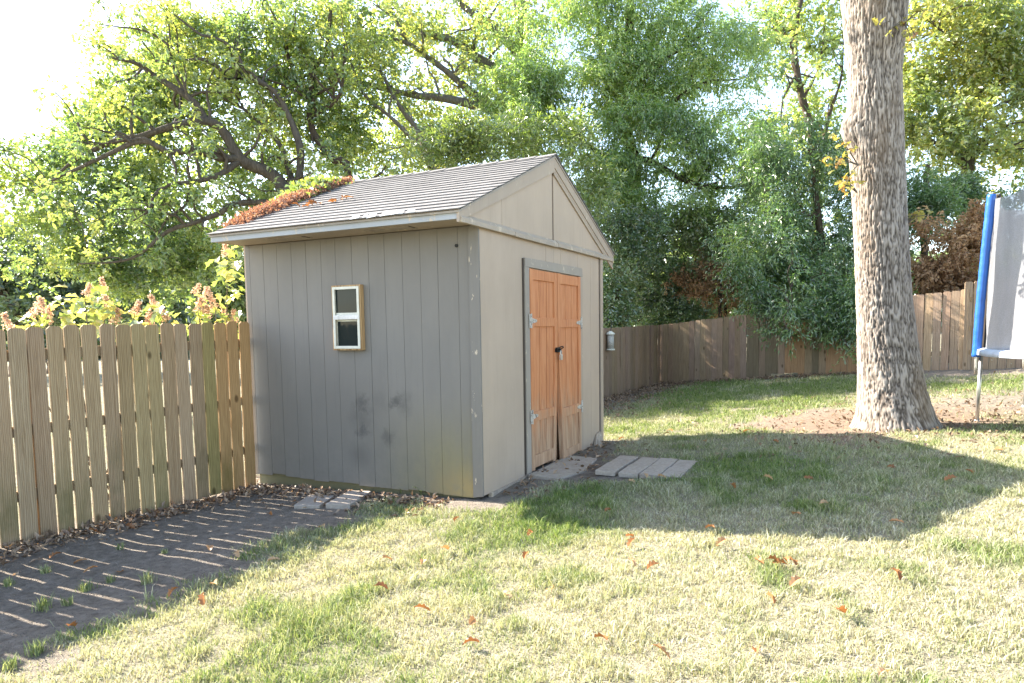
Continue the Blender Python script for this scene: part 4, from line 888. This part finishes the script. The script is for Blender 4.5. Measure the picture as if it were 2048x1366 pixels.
# crown of the big oak, above the frame
def oak_crown():
    rng = np.random.default_rng(5); org = np.array([TREE[0], TREE[1], float(gz(*TREE))]); top = np.array([oak_x, TREE[1], oak_top - .4])
    tips = []
    for k in range(7):
        a = k * .9 + .4; d = np.array([math.cos(a), math.sin(a), rng.uniform(.55, 1.1)]); pts = [top - [0, 0, .3], top + d * 1.1, top + d * 2.6 + [0, 0, .2], top + d * 3.9 + rng.normal(size=3) * .3]
        s_ = spline(pts, .25); V, F = tube_arrays(s_, np.linspace(.2, .03, len(s_)), 9); link('limb', fast('limb', V - org, F, M['oakbark'], {'h': np.full(len(V), .6)}, True), None, oak_root); tips += list(s_[len(s_) // 3:])
    tips = np.array(tips); C = tips[rng.integers(0, len(tips), 9000)] + rng.normal(size=(9000, 3)) * np.array([.9, .9, .7])
    C = C[C[:, 2] > 6.6]
    V, F = leaf_arrays(C - org, .17, .1, rng, .5); tag(link('crown', fast('crown', V, F, M['l_yel'], {'rnd': np.repeat(rng.uniform(0, 1, len(C)), 4)}), None, oak_root), kind='stuff')
oak_crown()

# ------------------------------------------------------------------ lobed leaf meshes (oak / hydrangea)
def lobed(name, Lf, Wf, mat, rnd, lobes=3, curl=.2, seed=0):
    rg = random.Random(seed); n_ = lobes * 2 + 1; left, right, mid = [], [], []
    for i in range(n_ + 1):
        t = i / n_; env = math.sin(math.pi * min(1, .12 + t * .88)) ** .7; wv_ = (1.0 if i % 2 else .52) * env * Wf / 2
        if i == n_: wv_ = 0
        y = t * Lf; zc = curl * Lf * math.sin(t * 2.2 + .3) * .5
        mid.append((0, y, zc)); left.append((-wv_ * rg.uniform(.85, 1.1), y + (.04 * Lf if i % 2 else 0), zc + wv_ * curl * 1.6 + rg.uniform(-.004, .004))); right.append((wv_ * rg.uniform(.85, 1.1), y + (.04 * Lf if i % 2 else 0), zc + wv_ * curl * 1.3 + rg.uniform(-.004, .004)))
    V = mid + left + right; k = n_ + 1; F = []
    for i in range(n_): F += [(i, i + 1, k + i + 1, k + i), (i + 1, i, 2 * k + i, 2 * k + i + 1)]
    return fast(name, V, np.array(F), mat, {'rnd': np.full(len(V), rnd)}, False)
# sprigs sprouting from the trunk
def sprig(name, label, anchor, tipspx, Y, seed, Lf=.095, mats='sprig', rset=(.1, .25, .4, .6, .9)):
    rg = random.Random(seed); A_ = P(*anchor); root = empty(name, A_); tag(root, label, 'twig', 'sprigs on the oak trunk')
    lm = [lobed('leaf', Lf * s_, Lf * .62 * s_, M[mats], r_, 3, .25, seed + i) for i, (s_, r_) in enumerate(zip((1, .85, 1.15, .95, 1.), rset))]
    for tp in tipspx:
        e = P(tp[0], tp[1], Y + rg.uniform(-.12, .12)); md = (A_ + e) / 2 + np.array([0, 0, .05])
        s_ = spline([A_, md, e], .08); V, F = tube_arrays(s_ - A_, np.linspace(.008, .003, len(s_)), 5); link('twig', fast('twig', V, F, M['bark2'], None, True), None, root)
        for j in range(tp[2]):
            p = s_[-1 - rg.randint(0, max(1, len(s_) // 2))] - A_; o = bpy.data.objects.new('leaf', rg.choice(lm)); COL.objects.link(o); o.parent = root
            o.location = p + np.array([rg.gauss(0, .025), rg.gauss(0, .03), rg.gauss(0, .03)]); o.rotation_euler = (rg.uniform(-1.2, .6), rg.uniform(-.8, .8), rg.uniform(0, 6.28))
sprig('oak_sprig', 'yellow leafy sprig growing from the left side of the big oak trunk', (1716, 330, 8.3), [(1672, 285, 9), (1650, 320, 7), (1665, 335, 6), (1690, 375, 6), (1665, 270, 5)], 8.2, 3)
sprig('oak_sprig', 'low tuft of yellowed leaves on the left side of the big oak trunk', (1714, 385, 8.3), [(1685, 368, 6), (1698, 380, 5), (1680, 380, 4)], 8.2, 4)
sprig('oak_sprig', 'small yellow-green sprig on the right side of the big oak trunk', (1812, 450, 8.35), [(1850, 425, 6), (1835, 430, 5), (1858, 432, 4)], 8.3, 5)
sprig('oak_sprig', 'twig crossing the top of the big oak trunk with an orange dead leaf', (1808, 48, 8.2), [(1755, 52, 3), (1790, 55, 3), (1765, 75, 2), (1840, 40, 7), (1835, 80, 6), (1860, 20, 6), (1825, 95, 4)], 8.0, 6, .1, rset=(.2, .3, .1, .2, 1.))

# hydrangea-like shrubs behind the near fence
def flower_shrub(label, base, flowers, leaves_, Y, seed):
    rg = random.Random(seed); rn = np.random.default_rng(seed); b = P(base, 700, Y); bz = float(ground(b[0], b[1])); org = np.array([b[0], b[1], bz]); root = empty('flowering_shrub', org); tag(root, label, 'shrub', 'flowering shrubs behind the near fence')
    lm = [lobed('leaf', .135 * s_, .11 * s_, M['l_hyd'], r_, 2, .25, seed + i) for i, (s_, r_) in enumerate(((1, .2), (.8, .55), (1.1, .75), (.9, 1.), (.95, .4)))]
    fm = []
    for q_ in range(3):
        n_ = 130; t = rn.uniform(0, 1, n_); a = rn.uniform(0, 6.28, n_); rr_ = .052 * (1 - t * .75) * rn.uniform(.5, 1.05, n_)
        C = np.stack([rr_ * np.cos(a), rr_ * np.sin(a), t * .16], -1); V, F = leaf_arrays(C, .026, .024, rn, .1, 0); fm.append(fast('flower_panicle', V, F, M['petal'], {'rnd': np.repeat(rn.beta(2, 2, n_), 4)}))
    for (px, py) in flowers:
        e = P(px, py + 14, Y + rg.uniform(-.2, .25)) - org; s_ = spline([np.array([rg.uniform(-.15, .15), rg.uniform(-.15, .15), 0]), e * [.55, .55, .5] , e], .15)
        V, F = tube_arrays(s_, np.linspace(.012, .005, len(s_)), 5); link('stem', fast('stem', V, F, M['bark2'], None, True), None, root)
        o = bpy.data.objects.new('flower_panicle', rg.choice(fm)); COL.objects.link(o); o.parent = root; o.location = e; o.rotation_euler = (rg.uniform(-.4, .4), rg.uniform(-.4, .4), rg.uniform(0, 6)); sc = rg.uniform(.8, 1.15); o.scale = (sc, sc, sc)
        for _ in range(3):
            o = bpy.data.objects.new('leaf', rg.choice(lm)); COL.objects.link(o); o.parent = root; o.location = e + np.array([rg.gauss(0, .05), rg.gauss(0, .05), rg.uniform(-.16, -.02)]); o.rotation_euler = (rg.uniform(-.7, .7), rg.uniform(-.5, .5), rg.uniform(0, 6.28))
    for (px, py, n_) in leaves_:
        for _ in range(n_):
            e = P(px + rg.gauss(0, 14), py + rg.gauss(0, 10), Y + rg.uniform(-.25, .3)) - org
            o = bpy.data.objects.new('leaf', rg.choice(lm)); COL.objects.link(o); o.parent = root; o.location = e; o.rotation_euler = (rg.uniform(-1.3, .5), rg.uniform(-.6, .6), rg.uniform(0, 6.28))
flower_shrub('flowering shrub with faded pink blooms above the middle of the near fence', 190, [(61, 621), (80, 613), (91, 632), (169, 577), (209, 567), (221, 605), (269, 615), (312, 602), (228, 635), (335, 628), (20, 645), (140, 640), (300, 640)],
             [(125, 600, 8), (150, 612, 10), (200, 590, 7), (190, 620, 10), (130, 635, 10), (230, 625, 9), (320, 620, 9), (270, 640, 8), (90, 640, 6), (290, 650, 8), (180, 650, 12), (60, 650, 6), (350, 648, 6)], 6.95, 8)
flower_shrub('flowering shrub with lime leaves squeezed against the left corner of the shed', 440, [(391, 573), (414, 587), (396, 610), (416, 623), (449, 618), (454, 497), (470, 630), (430, 600)],
             [(460, 540, 12), (468, 565, 10), (455, 590, 8), (460, 515, 8), (440, 630, 8), (470, 600, 8), (400, 640, 6), (475, 490, 4), (425, 645, 5)], 8.1, 9)

# vine on the far rake of the roof
rng = np.random.default_rng(15); vroot = empty('creeper_vine', SH(0, L + .1, 0)); tag(vroot, 'dried red creeper with lime leaves spilling over the far edge of the roof', 'vine')
vo = SH(0, L + .1, 0)
u_ = rng.uniform(-.15, 1.75, 5200) ; thick = .11 * np.clip(sstep(-.25, .3, u_) * (1.25 - .55 * sstep(.9, 1.9, u_)), .15, 1) * (.5 + .9 * fbm(u_ * 4, u_ * 0, 2, 7))
C = np.array([SH(a, L - .02 + b, rz(a) + .02) for a, b in zip(u_, rng.normal(0, .075, len(u_)))]); C[:, 2] += rng.uniform(0, 1, len(u_)) ** 1.2 * thick * .8
V, F = leaf_arrays(C - vo, .036, .022, rng, .3); tag(link('dried_leaves', fast('dried_leaves', V, F, M['l_red'], {'rnd': np.repeat(rng.beta(2, 2, len(C)), 4)}), None, vroot), kind='stuff')
u_ = rng.uniform(.72, 1.72, 4600); C = np.array([SH(a, L + .16 + b, rz(a) - .05) for a, b in zip(u_, rng.normal(0, .12, len(u_)))])
C[:, 2] += rng.uniform(0, 1, len(u_)) * (.05 + .17 * np.exp(-((u_ - 1.22) / .32) ** 2))
V, F = leaf_arrays(C - vo, .07, .05, rng, .4); tag(link('green_leaves', fast('green_leaves', V, F, M['l_lime'], {'rnd': np.repeat(rng.beta(2, 2, len(C)), 4)}), None, vroot), kind='stuff')
for k in range(5):
    s_ = spline([SH(.3 + .3 * k, L + .12, -.1), SH(.35 + .28 * k, L + .1, 1.4), SH(.3 + .3 * k, L + .09, rz(.3 + .3 * k) + .0)], .25); V, F = tube_arrays(s_ - vo, np.linspace(.016, .007, len(s_)), 5); link('stem', fast('stem', V, F, M['bark3'], None, True), None, vroot)

# ------------------------------------------------------------------ trampoline
tc = np.array([7.24, 7.46]); TR = 1.75; tz = float(gz(5.8, 8.45)); ring_z = 1.165
tramp = empty('trampoline', (tc[0], tc[1], tz)); tag(tramp, 'round trampoline with blue padded poles and grey safety net at the right edge', 'trampoline')
H0 = ring_z - tz
def arc(r, z, a0=0, a1=2 * math.pi, n_=64): return [(r * math.cos(a), r * math.sin(a), z) for a in np.linspace(a0, a1, n_)]
MB().tube(arc(TR, H0), .022, 8, False).build('frame_ring', M['steel'], tramp, 0, True)
pd = MB(); n_ = 72
prof = [(TR - .28, H0 + .012), (TR - .27, H0 + .04), (TR - .02, H0 + .052), (TR + .045, H0 + .03), (TR + .05, H0 - .03), (TR + .035, H0 - .032), (TR + .028, H0 + .02), (TR - .05, H0 + .028)]
vs = [(r * math.cos(2 * math.pi * i / n_), r * math.sin(2 * math.pi * i / n_), z) for i in range(n_) for r, z in prof]; k = len(prof)
pd.add(vs, [(i * k + j, ((i + 1) % n_) * k + j, ((i + 1) % n_) * k + (j + 1) % k, i * k + (j + 1) % k) for i in range(n_) for j in range(k)]); pd.build('edge_pad', M['pad'], tramp, 0, True)
mt2 = MB(); mt2.add(arc(TR - .3, H0 + .0, 0, 2 * math.pi - .0873, 72), [tuple(range(72))]); mt2.build('jump_mat', M['matblack'], tramp)
a0 = math.atan2(.99, -1.44)
for i in range(8):
    a = a0 - i * math.pi / 4; cs, sn = math.cos(a), math.sin(a); r = TR + .05
    gl = float(gz(tc[0] + r * cs, tc[1] + r * sn)) - tz
    lg = MB().tube([(TR * cs, TR * sn, H0 - .02), ((TR + .012) * cs, (TR + .012) * sn, .4), ((TR + .02) * cs, (TR + .02) * sn, gl - .03)], .023, 10).tube([((TR + .02) * cs, (TR + .02) * sn, gl - .02), ((TR + .02) * cs, (TR + .02) * sn, gl + .02)], .03, 10).build('leg', M['steel'], tramp, 0, True)
    zt = 3.06 - tz
    pts = [(r * cs, r * sn, H0 - .27), (r * cs, r * sn, H0), ((r - .01) * cs, (r - .01) * sn, H0 + 1.0), ((r - .09) * cs, (r - .09) * sn, zt)]
    pole = MB().tube(spline(pts, .2), .02, 10).build('enclosure_pole', M['steel'], tramp, 0, True)
    sp = spline([(r * cs, r * sn, H0 - .06), ((r - .022) * cs, (r - .022) * sn, H0 + .6), ((r - .055) * cs, (r - .055) * sn, H0 + 1.3), ((r - .09) * cs, (r - .09) * sn, zt + .01)], .03)
    rr_ = .05 + .0012 * np.sin(np.arange(len(sp)) * 1.9) + .001 * np.sin(np.arange(len(sp)) * .77); rr_[0] = .05; rr_[-1] = .045
    MB().tube(sp, rr_, 14).build('foam_sleeve', M['blue'], pole, 0, True)
    st_ = [(p[0] * .955, p[1] * .955, p[2]) for p in sp[2:]]
    MB().tube(st_, .016, 6).build('net_strap', M['matblack'], pole, 0, True)
    if i in (0, 1, 7):
        for da in (.05, .32):
            pts = [((TR - .1) * math.cos(a - da), (TR - .1) * math.sin(a - da), H0 - .02 - .012 * j) for j in range(8)]
            MB().tube([(x + (j % 2) * .012, y, z) for j, (x, y, z) in enumerate(pts)], .006, 5).build('spring_tail', M['steel'], tramp)
nn_ = 96; vs = []; fs = []
zs = np.linspace(H0 + .045, 3.0 - tz, 14)
for j, z in enumerate(zs):
    for i in range(nn_):
        an = 2 * math.pi * i / nn_; ph = (an - a0) / (math.pi / 4); sag = .05 * (1 - math.cos(2 * math.pi * ph)) / 2 * math.sin(math.pi * j / 13) + .012 * math.sin(ph * 21 + j * .7)
        r = TR - .035 - sag - .05 * (j / 13) ** 2; vs.append((r * math.cos(an), r * math.sin(an), z - (.05 * (1 - math.cos(2 * math.pi * ph)) / 2 if j == 13 else 0)))
for j in range(13):
    for i in range(nn_): fs.append((j * nn_ + i, j * nn_ + (i + 1) % nn_, (j + 1) * nn_ + (i + 1) % nn_, (j + 1) * nn_ + i))
MB().add(vs, fs).build('safety_net', M['net'], tramp, 0, True)

# ------------------------------------------------------------------ bird feeder on the far fence
bp = P(1221, 684, 15.0); fdr = empty('bird_feeder', (bp[0], bp[1], bp[2])); tag(fdr, 'small pale tube bird feeder hanging on the fence beside the shed corner', 'bird feeder')
MB().tube([(0, 0, -.15), (0, 0, .16)], .075, 14).build('seed_tube', mat_plain('mesh tube', (.42, .4, .35), .6, .2, .5, 60), fdr, 0, True)
MB().tube([(0, 0, .16), (0, 0, .19), (0, 0, .24)], [.1, .095, .02], 14).build('lid', M['cream'], fdr, 0, True)
MB().tube([(0, 0, -.18), (0, 0, -.15)], .095, 14).build('tray', M['cream'], fdr, 0, True)
MB().tube(spline([(0, 0, .23), (.03, 0, .42), (-.05, .03, .5), (-.1, .1, .42)], .05), .008, 6).build('hook', M['blackmetal'], fdr)

# ------------------------------------------------------------------ grass
def blades(rng, n_, x0, x1, y0, y1, h, wd, wedge=True):
    y = rng.uniform(y0, y1, n_); x = rng.uniform(x0, x1, n_)
    if wedge: k = np.abs(x) < y * .8 + 1.3; x, y = x[k], y[k]
    dmk = dirt_mask(x, y); u, v = local_uv(x, y)
    keep = rng.uniform(0, 1, len(x)) > np.clip(dmk * 1.12 - .03, 0, 1)
    keep &= ~((u > -.03) & (u < GW + .05) & (v > -.03) & (v < L + .05))
    keep &= ~((u > 1.05) & (u < 1.95) & (v > -1.57) & (v < -.7)) & ~((u > .8) & (u < 2.0) & (v > -.5) & (v < 0))
    keep &= np.hypot(x - TREE[0], y - TREE[1]) > .5
    dn = (x - FN[0]) * FNRM[0] + (y - FN[1]) * FNRM[1]; ds = (x - FN[0]) * FD[0] + (y - FN[1]) * FD[1]
    keep &= ~((dn < .05) & (ds < 2.4)); keep &= ~((x < -2.8) & (y > 7))
    lf = (x - C0[0]) * (C1 - C0)[1] - (y - C0[1]) * (C1 - C0)[0]; keep &= lf > 0
    mf = (x - C1[0]) * (C2 - C1)[1] - (y - C1[1]) * (C2 - C1)[0]; keep &= mf > 0
    x, y = x[keep], y[keep]; return x, y, h, wd
def grass_mesh(sets, seed):
    rng = np.random.default_rng(seed); VV, FF_, rr_, gg_ = [], [], [], []; k = 0
    for (n_, x0, x1, y0, y1, h, wd) in sets:
        x, y, h, wd = blades(rng, n_, x0, x1, y0, y1, h, wd); m_ = len(x); z = ground(x, y) - .004
        tuft = fbm(x * 9, y * 9, 2, 61)
        if h > .07:
            kk = fbm(x * 3.3, y * 3.3, 3, 67) + .25 * (tuft - .5) > .62; x, y, z, tuft = x[kk], y[kk], z[kk], tuft[kk]; m_ = len(x)
        g = np.clip(green_mask(x, y) + (.15 if h > .07 else 0), 0, 1)
        hh_ = h * rng.uniform(.45, 1.25, m_) * (.3 + 1.5 * tuft ** 1.5) * (.8 + .5 * g)
        a = rng.uniform(0, 6.283, m_); ln = hh_ * rng.uniform(.15, 1.15, m_); p = np.stack([x, y, z], -1)
        d = np.stack([np.cos(a), np.sin(a), np.zeros(m_)], -1); b = rng.uniform(0, 6.283, m_); s_ = np.stack([np.cos(b), np.sin(b), np.zeros(m_)], -1) * (wd * rng.uniform(.6, 1.3, m_))[:, None] * .5
        up = np.array([0, 0, 1.])
        mid = p + d * (ln * .35)[:, None] + up * (hh_ * .62)[:, None]; tip = p + d * ln[:, None] + up * (hh_ * rng.uniform(.75, 1., m_))[:, None]
        V = np.stack([p - s_, p + s_, mid + s_ * .8, mid - s_ * .8, tip], 1).reshape(-1, 3); i = np.arange(m_)[:, None] * 5 + k
        VV.append(V); FF_.append((np.hstack([i, i + 1, i + 2, i + 3]), np.hstack([i + 3, i + 2, i + 4]))); k += len(V)
        r = rng.uniform(0, 1, m_); gb = np.clip((g + rng.normal(0, .22, m_)), 0, 1)
        rr_.append(np.repeat(r, 5)); gg_.append(np.repeat(gb, 5))
    return fast('lawn_grass', np.vstack(VV), [np.vstack([f[0] for f in FF_]), np.vstack([f[1] for f in FF_])], M['grass'], {'rnd': np.concatenate(rr_), 'grn': np.concatenate(gg_)})
gs = grass_mesh([(50000, -4, 4.2, 1.9, 4.2, .072, .005), (60000, -5, 6, 4.2, 7.5, .0705, .0058), (130000, -4, 4.2, 1.9, 4.0, .05, .0052), (175000, -5, 6, 4.0, 6.5, .05, .006), (100000, -3, 9, 6.5, 9.5, .05, .007), (75000, -1, 11, 9.5, 13.5, .055, .01), (40000, 0, 11, 13.5, 18.0, .06, .014)], 3)
tag(link('lawn_grass', gs), 'patchy half-dry lawn grass covering the yard', 'grass', None, 'stuff')

# ------------------------------------------------------------------ grass tufts and seedlings in the dirt
def tuft(px, py, sz, n_, label, seed, g):
    rn = np.random.default_rng(seed); p0 = hit(px, py); root_p = p0
    a = rn.uniform(0, 6.28, n_); h = sz * rn.uniform(.5, 1.1, n_); ln = h * rn.uniform(.2, .8, n_); p = np.stack([rn.normal(0, sz * .22, n_), rn.normal(0, sz * .22, n_), np.full(n_, -.006)], -1)
    d = np.stack([np.cos(a), np.sin(a), 0 * a], -1); b = a + 1.57; s_ = np.stack([np.cos(b), np.sin(b), 0 * b], -1) * .0028; up = np.array([0, 0, 1.])
    mid = p + d * (ln * .4)[:, None] + up * (h * .65)[:, None]; tip = p + d * ln[:, None] + up * h[:, None]
    V = np.stack([p - s_, p + s_, mid + s_ * .8, mid - s_ * .8, tip], 1).reshape(-1, 3); i = np.arange(n_)[:, None] * 5
    me = fast('grass_tuft', V, [np.hstack([i, i + 1, i + 2, i + 3]), np.hstack([i + 3, i + 2, i + 4])], M['grass'], {'rnd': np.repeat(rn.uniform(0, 1, n_), 5), 'grn': np.full(n_ * 5, g)})
    o = link('grass_tuft', me); o.location = p0; tag(o, label, 'grass tuft', 'grass tufts in the dirt by the fence')
for k, (px, py, sz, n_, lab) in enumerate([(295, 1166, .09, 70, 'bright sunlit grass tuft in the striped shade of the fence'), (72, 1308, .09, 70, 'dark grass tuft in bare dirt near the lower left corner'), (22, 1338, .08, 60, 'grass tuft in bare dirt at the left edge, lowest of all'),
    (240, 1098, .06, 40, 'small grass tuft among the fence light stripes, nearest the fence middle'), (92, 1146, .07, 45, 'grass tuft beside a dry leaf below the nearest pickets'), (16, 1172, .07, 45, 'grass tuft at the left edge just below the fence foot'),
    (172, 1182, .08, 60, 'grass tuft left of the bright sunlit one'), (222, 1164, .06, 40, 'thin grass tuft right beside the bright sunlit one'), (85, 1220, .1, 70, 'wide sparse grass tuft in the dirt left of the lawn edge'), (135, 1210, .07, 40, 'thin grass tuft right of the wide sparse one'), (330, 1106, .05, 30, 'tiny grass tuft among the light stripes nearer the shed')]):
    tuft(px, py, sz, n_, lab, 200 + k, .75 if k else .6)
lm = [lobed('leaf', .05 * s_, .035 * s_, M['l_hyd'], r_, 1, .15, 70 + i) for i, (s_, r_) in enumerate(((1, .3), (.8, .6)))]
for k, (px, py, lab) in enumerate([(842, 992, 'pale green seedling at the foot of the long wall, nearer the corner'), (802, 988, 'pale green seedling at the foot of the long wall, farther from the corner')]):
    p0 = hit(px, py); rt = empty('weed_seedling', p0); tag(rt, lab, 'weed', 'seedlings at the foot of the wall')
    for j in range(7):
        an = j * 2.4; e = np.array([.035 * math.cos(an), .035 * math.sin(an), .03 + .012 * j]); V, F = tube_arrays(np.array([[0, 0, -.01], e * [.2, .2, .7], e]), np.array([.002, .0015, .001]), 4); link('stem', fast('stem', V, F, M['l_hyd'], {'rnd': np.full(len(V), .4)}), None, rt)
        o = bpy.data.objects.new('leaf', lm[j % 2]); COL.objects.link(o); o.parent = rt; o.location = e; o.rotation_euler = (.3, 0, an - 1.57)

# ------------------------------------------------------------------ fallen leaves
FL = [lobed('fallen_leaf', s_, s_ * .6, M['deadleaf'], r_, 3, c_, 300 + i) for i, (s_, r_, c_) in enumerate(((.095, .3, .4), (.08, .45, .55), (.1, .7, .4), (.085, .1, .65), (.09, 1., .5)))]
ORD = 'first second third fourth fifth sixth seventh eighth ninth tenth eleventh twelfth thirteenth fourteenth fifteenth sixteenth seventeenth eighteenth nineteenth twentieth'.split() + ['twenty-' + k_ for k_ in 'first second third fourth fifth'.split()]
def fallen(lst, label, group, zo=.02, pick=None):
    for i_, (px, py) in enumerate(sorted(lst)):
        p = hit(px, py); o = bpy.data.objects.new('fallen_leaf', FL[rs.randrange(5) if pick is None else pick]); COL.objects.link(o); o.location = p + np.array([0, 0, zo]); o.rotation_euler = (rs.uniform(-.6, .6), rs.uniform(-.6, .6), rs.uniform(0, 6.28)); tag(o, f'{label}, {ORD[i_]} from the left', 'leaf', group)
fallen([(846, 1130), (897, 1109), (782, 1130), (775, 1190), (1049, 1128), (1055, 1082), (1251, 1083), (1258, 1103), (1268, 1144), (1295, 1150), (938, 1262), (1189, 1288), (1004, 1194), (1432, 1102), (1411, 1067), (1546, 1220), (1580, 1185), (1797, 1174), (1690, 1240), (1515, 1322), (1775, 1360), (960, 1300), (860, 1235), (1105, 1190), (917, 1043)],
       'dry brown oak leaf on the sunlit front lawn', 'fallen leaves on the sunlit lawn', .03)
fallen([(1607, 963), (1888, 968), (1930, 948), (1773, 941), (1600, 1038), (1808, 1056), (1545, 968), (1222, 1028), (1655, 1015), (1470, 985), (1990, 905)], 'curled orange-brown leaf on the lawn in the shed shadow', 'fallen leaves in the shed shadow', .03)
fallen([(1331, 963), (1293, 963), (1256, 968)], 'pale dry leaf against the front edge of the pavers', 'fallen leaves against the pavers', .03, 4)
fallen([(1345, 868), (1410, 888), (1326, 874), (1500, 865), (1250, 880), (1545, 887), (1380, 850)], 'brown leaf on the bright lawn strip behind the shed shadow', 'fallen leaves on the far bright strip', .03)
fallen([(175, 1125), (168, 1152), (420, 1107), (480, 1120), (340, 1200), (410, 1215), (150, 1260), (270, 1062), (195, 1070), (210, 1040), (545, 1035), (640, 1060), (560, 1125), (425, 1175), (100, 1122), (240, 1150)], 'brown leaf in the striped dirt along the near fence', 'fallen leaves in the fence shade', .015)
for k, (px, py) in enumerate([(1528, 1143), (1545, 1141), (1560, 1144), (1575, 1140), (1590, 1145)]):
    p = hit(px, py); o = bpy.data.objects.new('fallen_leaf', FL[(1, 0, 3, 1, 0)[k]]); COL.objects.link(o); o.location = p + np.array([0, 0, .04]); o.rotation_euler = (rs.uniform(-.5, .5), rs.uniform(-.5, .5), rs.uniform(0, 6.28)); tag(o, f'orange leaf in the little row on the bright lawn, {ORD[k]} from the left', 'leaf', 'row of orange leaves on the lawn')
p = hit(1338, 1335); o = bpy.data.objects.new('fallen_leaf', FL[2]); COL.objects.link(o); o.location = p + np.array([0, 0, .035]); o.rotation_euler = (.5, .2, 1.2); tag(o, 'largest pale curled leaf near the bottom edge of the lawn', 'leaf')
# leaves on the roof
def onroof(u, v, s, pick, i_):
    o = bpy.data.objects.new('fallen_leaf', FL[pick]); COL.objects.link(o); o.location = SH(u, v, rz(u) + .03); o.rotation_euler = (rs.uniform(-.3, .3), -.3, rs.uniform(0, 6.28)); o.scale = (s, s, s); tag(o, f'dead leaf on the grey shingle roof below the creeper, {ORD[i_]} from the left', 'leaf', 'leaves on the shed roof')
for k in range(12): onroof(.28 + .22 * (k / 12) + rs.uniform(-.03, .03), 2.35 - .62 * (k / 12) + rs.uniform(-.02, .02), rs.uniform(.8, 1.3), (3, 0, 1, 2)[k % 4], k)
# litter along the fence feet and in the far corner
rng = np.random.default_rng(9)
def litter_pts():
    out = []
    n_ = 1500; s_ = rng.uniform(-2.5, 2.3, n_); d_ = np.abs(rng.normal(0, .22, n_)) + .03; out.append(np.stack([FN[0] + FD[0] * s_ + FNRM[0] * d_, FN[1] + FD[1] * s_ + FNRM[1] * d_], -1))
    n_ = 700; v_ = rng.uniform(.3, 2.85, n_); d_ = np.abs(rng.normal(0, .25, n_)) + .05; out.append(np.array([SH(-b, a)[:2] for a, b in zip(v_, d_)]))
    n_ = 260; out.append(np.array([SH(a, b)[:2] for a, b in zip(rng.uniform(.1, 3.2, n_), -np.abs(rng.normal(0, .3, n_)) - .04)]))
    n_ = 3200; t = rng.uniform(0, 1, n_); d_ = np.abs(rng.normal(0, .8, n_)) + .05; D = (C1 - C0) / np.linalg.norm(C1 - C0); Nn = np.array([D[1], -D[0]]); out.append(C0 + np.outer(t, C1 - C0) + np.outer(d_, Nn))
    n_ = 1300; t = rng.uniform(0, 1, n_); d_ = np.abs(rng.normal(0, .3, n_)) + .05; D = (C2 - C1) / np.linalg.norm(C2 - C1); Nn = np.array([D[1], -D[0]]); out.append(C1 + np.outer(t, C2 - C1) + np.outer(d_, Nn))
    n_ = 900; out.append(TREE + rng.normal(size=(n_, 2)) * [1.1, .9]); n_ = 500; out.append(np.array([7.3, 9.6]) + rng.normal(size=(n_, 2)) * [1.6, 1.2])
    return np.vstack(out)
C = litter_pts(); C = C[np.hypot(C[:, 0] - TREE[0], C[:, 1] - TREE[1]) > .5]
C = np.column_stack([C, ground(C[:, 0], C[:, 1]) + rng.uniform(.004, .025, len(C))]); V, F = leaf_arrays(C, .062, .036, rng, 2.2, 0, None, .25)
tag(link('leaf_litter', fast('leaf_litter', V, F, M['litter'], {'rnd': np.repeat(rng.uniform(0, 1, len(C)), 4)})), 'loose brown leaf litter along the feet of the fences and walls', 'leaf litter', None, 'stuff')
# pebbles and crumbs on bare soil
n_ = 22000; x = rng.uniform(-4, 2, n_); y = rng.uniform(3, 8, n_); k_ = dirt_mask(x, y) > .7; x, y = x[k_], y[k_]; u, v = local_uv(x, y); k_ = ~((u > 0) & (v > 0) & (u < GW) & (v < L)); x, y = x[k_], y[k_]
C = np.column_stack([x, y, ground(x, y)]); s_ = rng.uniform(.002, .009, len(C))[:, None, None]
T4 = np.array([[1, 0, -.3], [-.5, .87, -.3], [-.5, -.87, -.3], [0, 0, .8]])[None] * s_ * rng.uniform(.6, 1.3, (len(C), 4, 1)); V = (C[:, None, :] + T4).reshape(-1, 3)
i = np.arange(len(C))[:, None] * 4; F = np.vstack([np.hstack([i, i + 1, i + 3]), np.hstack([i + 1, i + 2, i + 3]), np.hstack([i + 2, i, i + 3])])
tag(link('soil_crumbs', fast('soil_crumbs', V, F, mat_plain('soil crumbs', (.15, .125, .1), 1))), 'small soil crumbs and grit scattered on the bare dirt', 'grit', None, 'stuff')
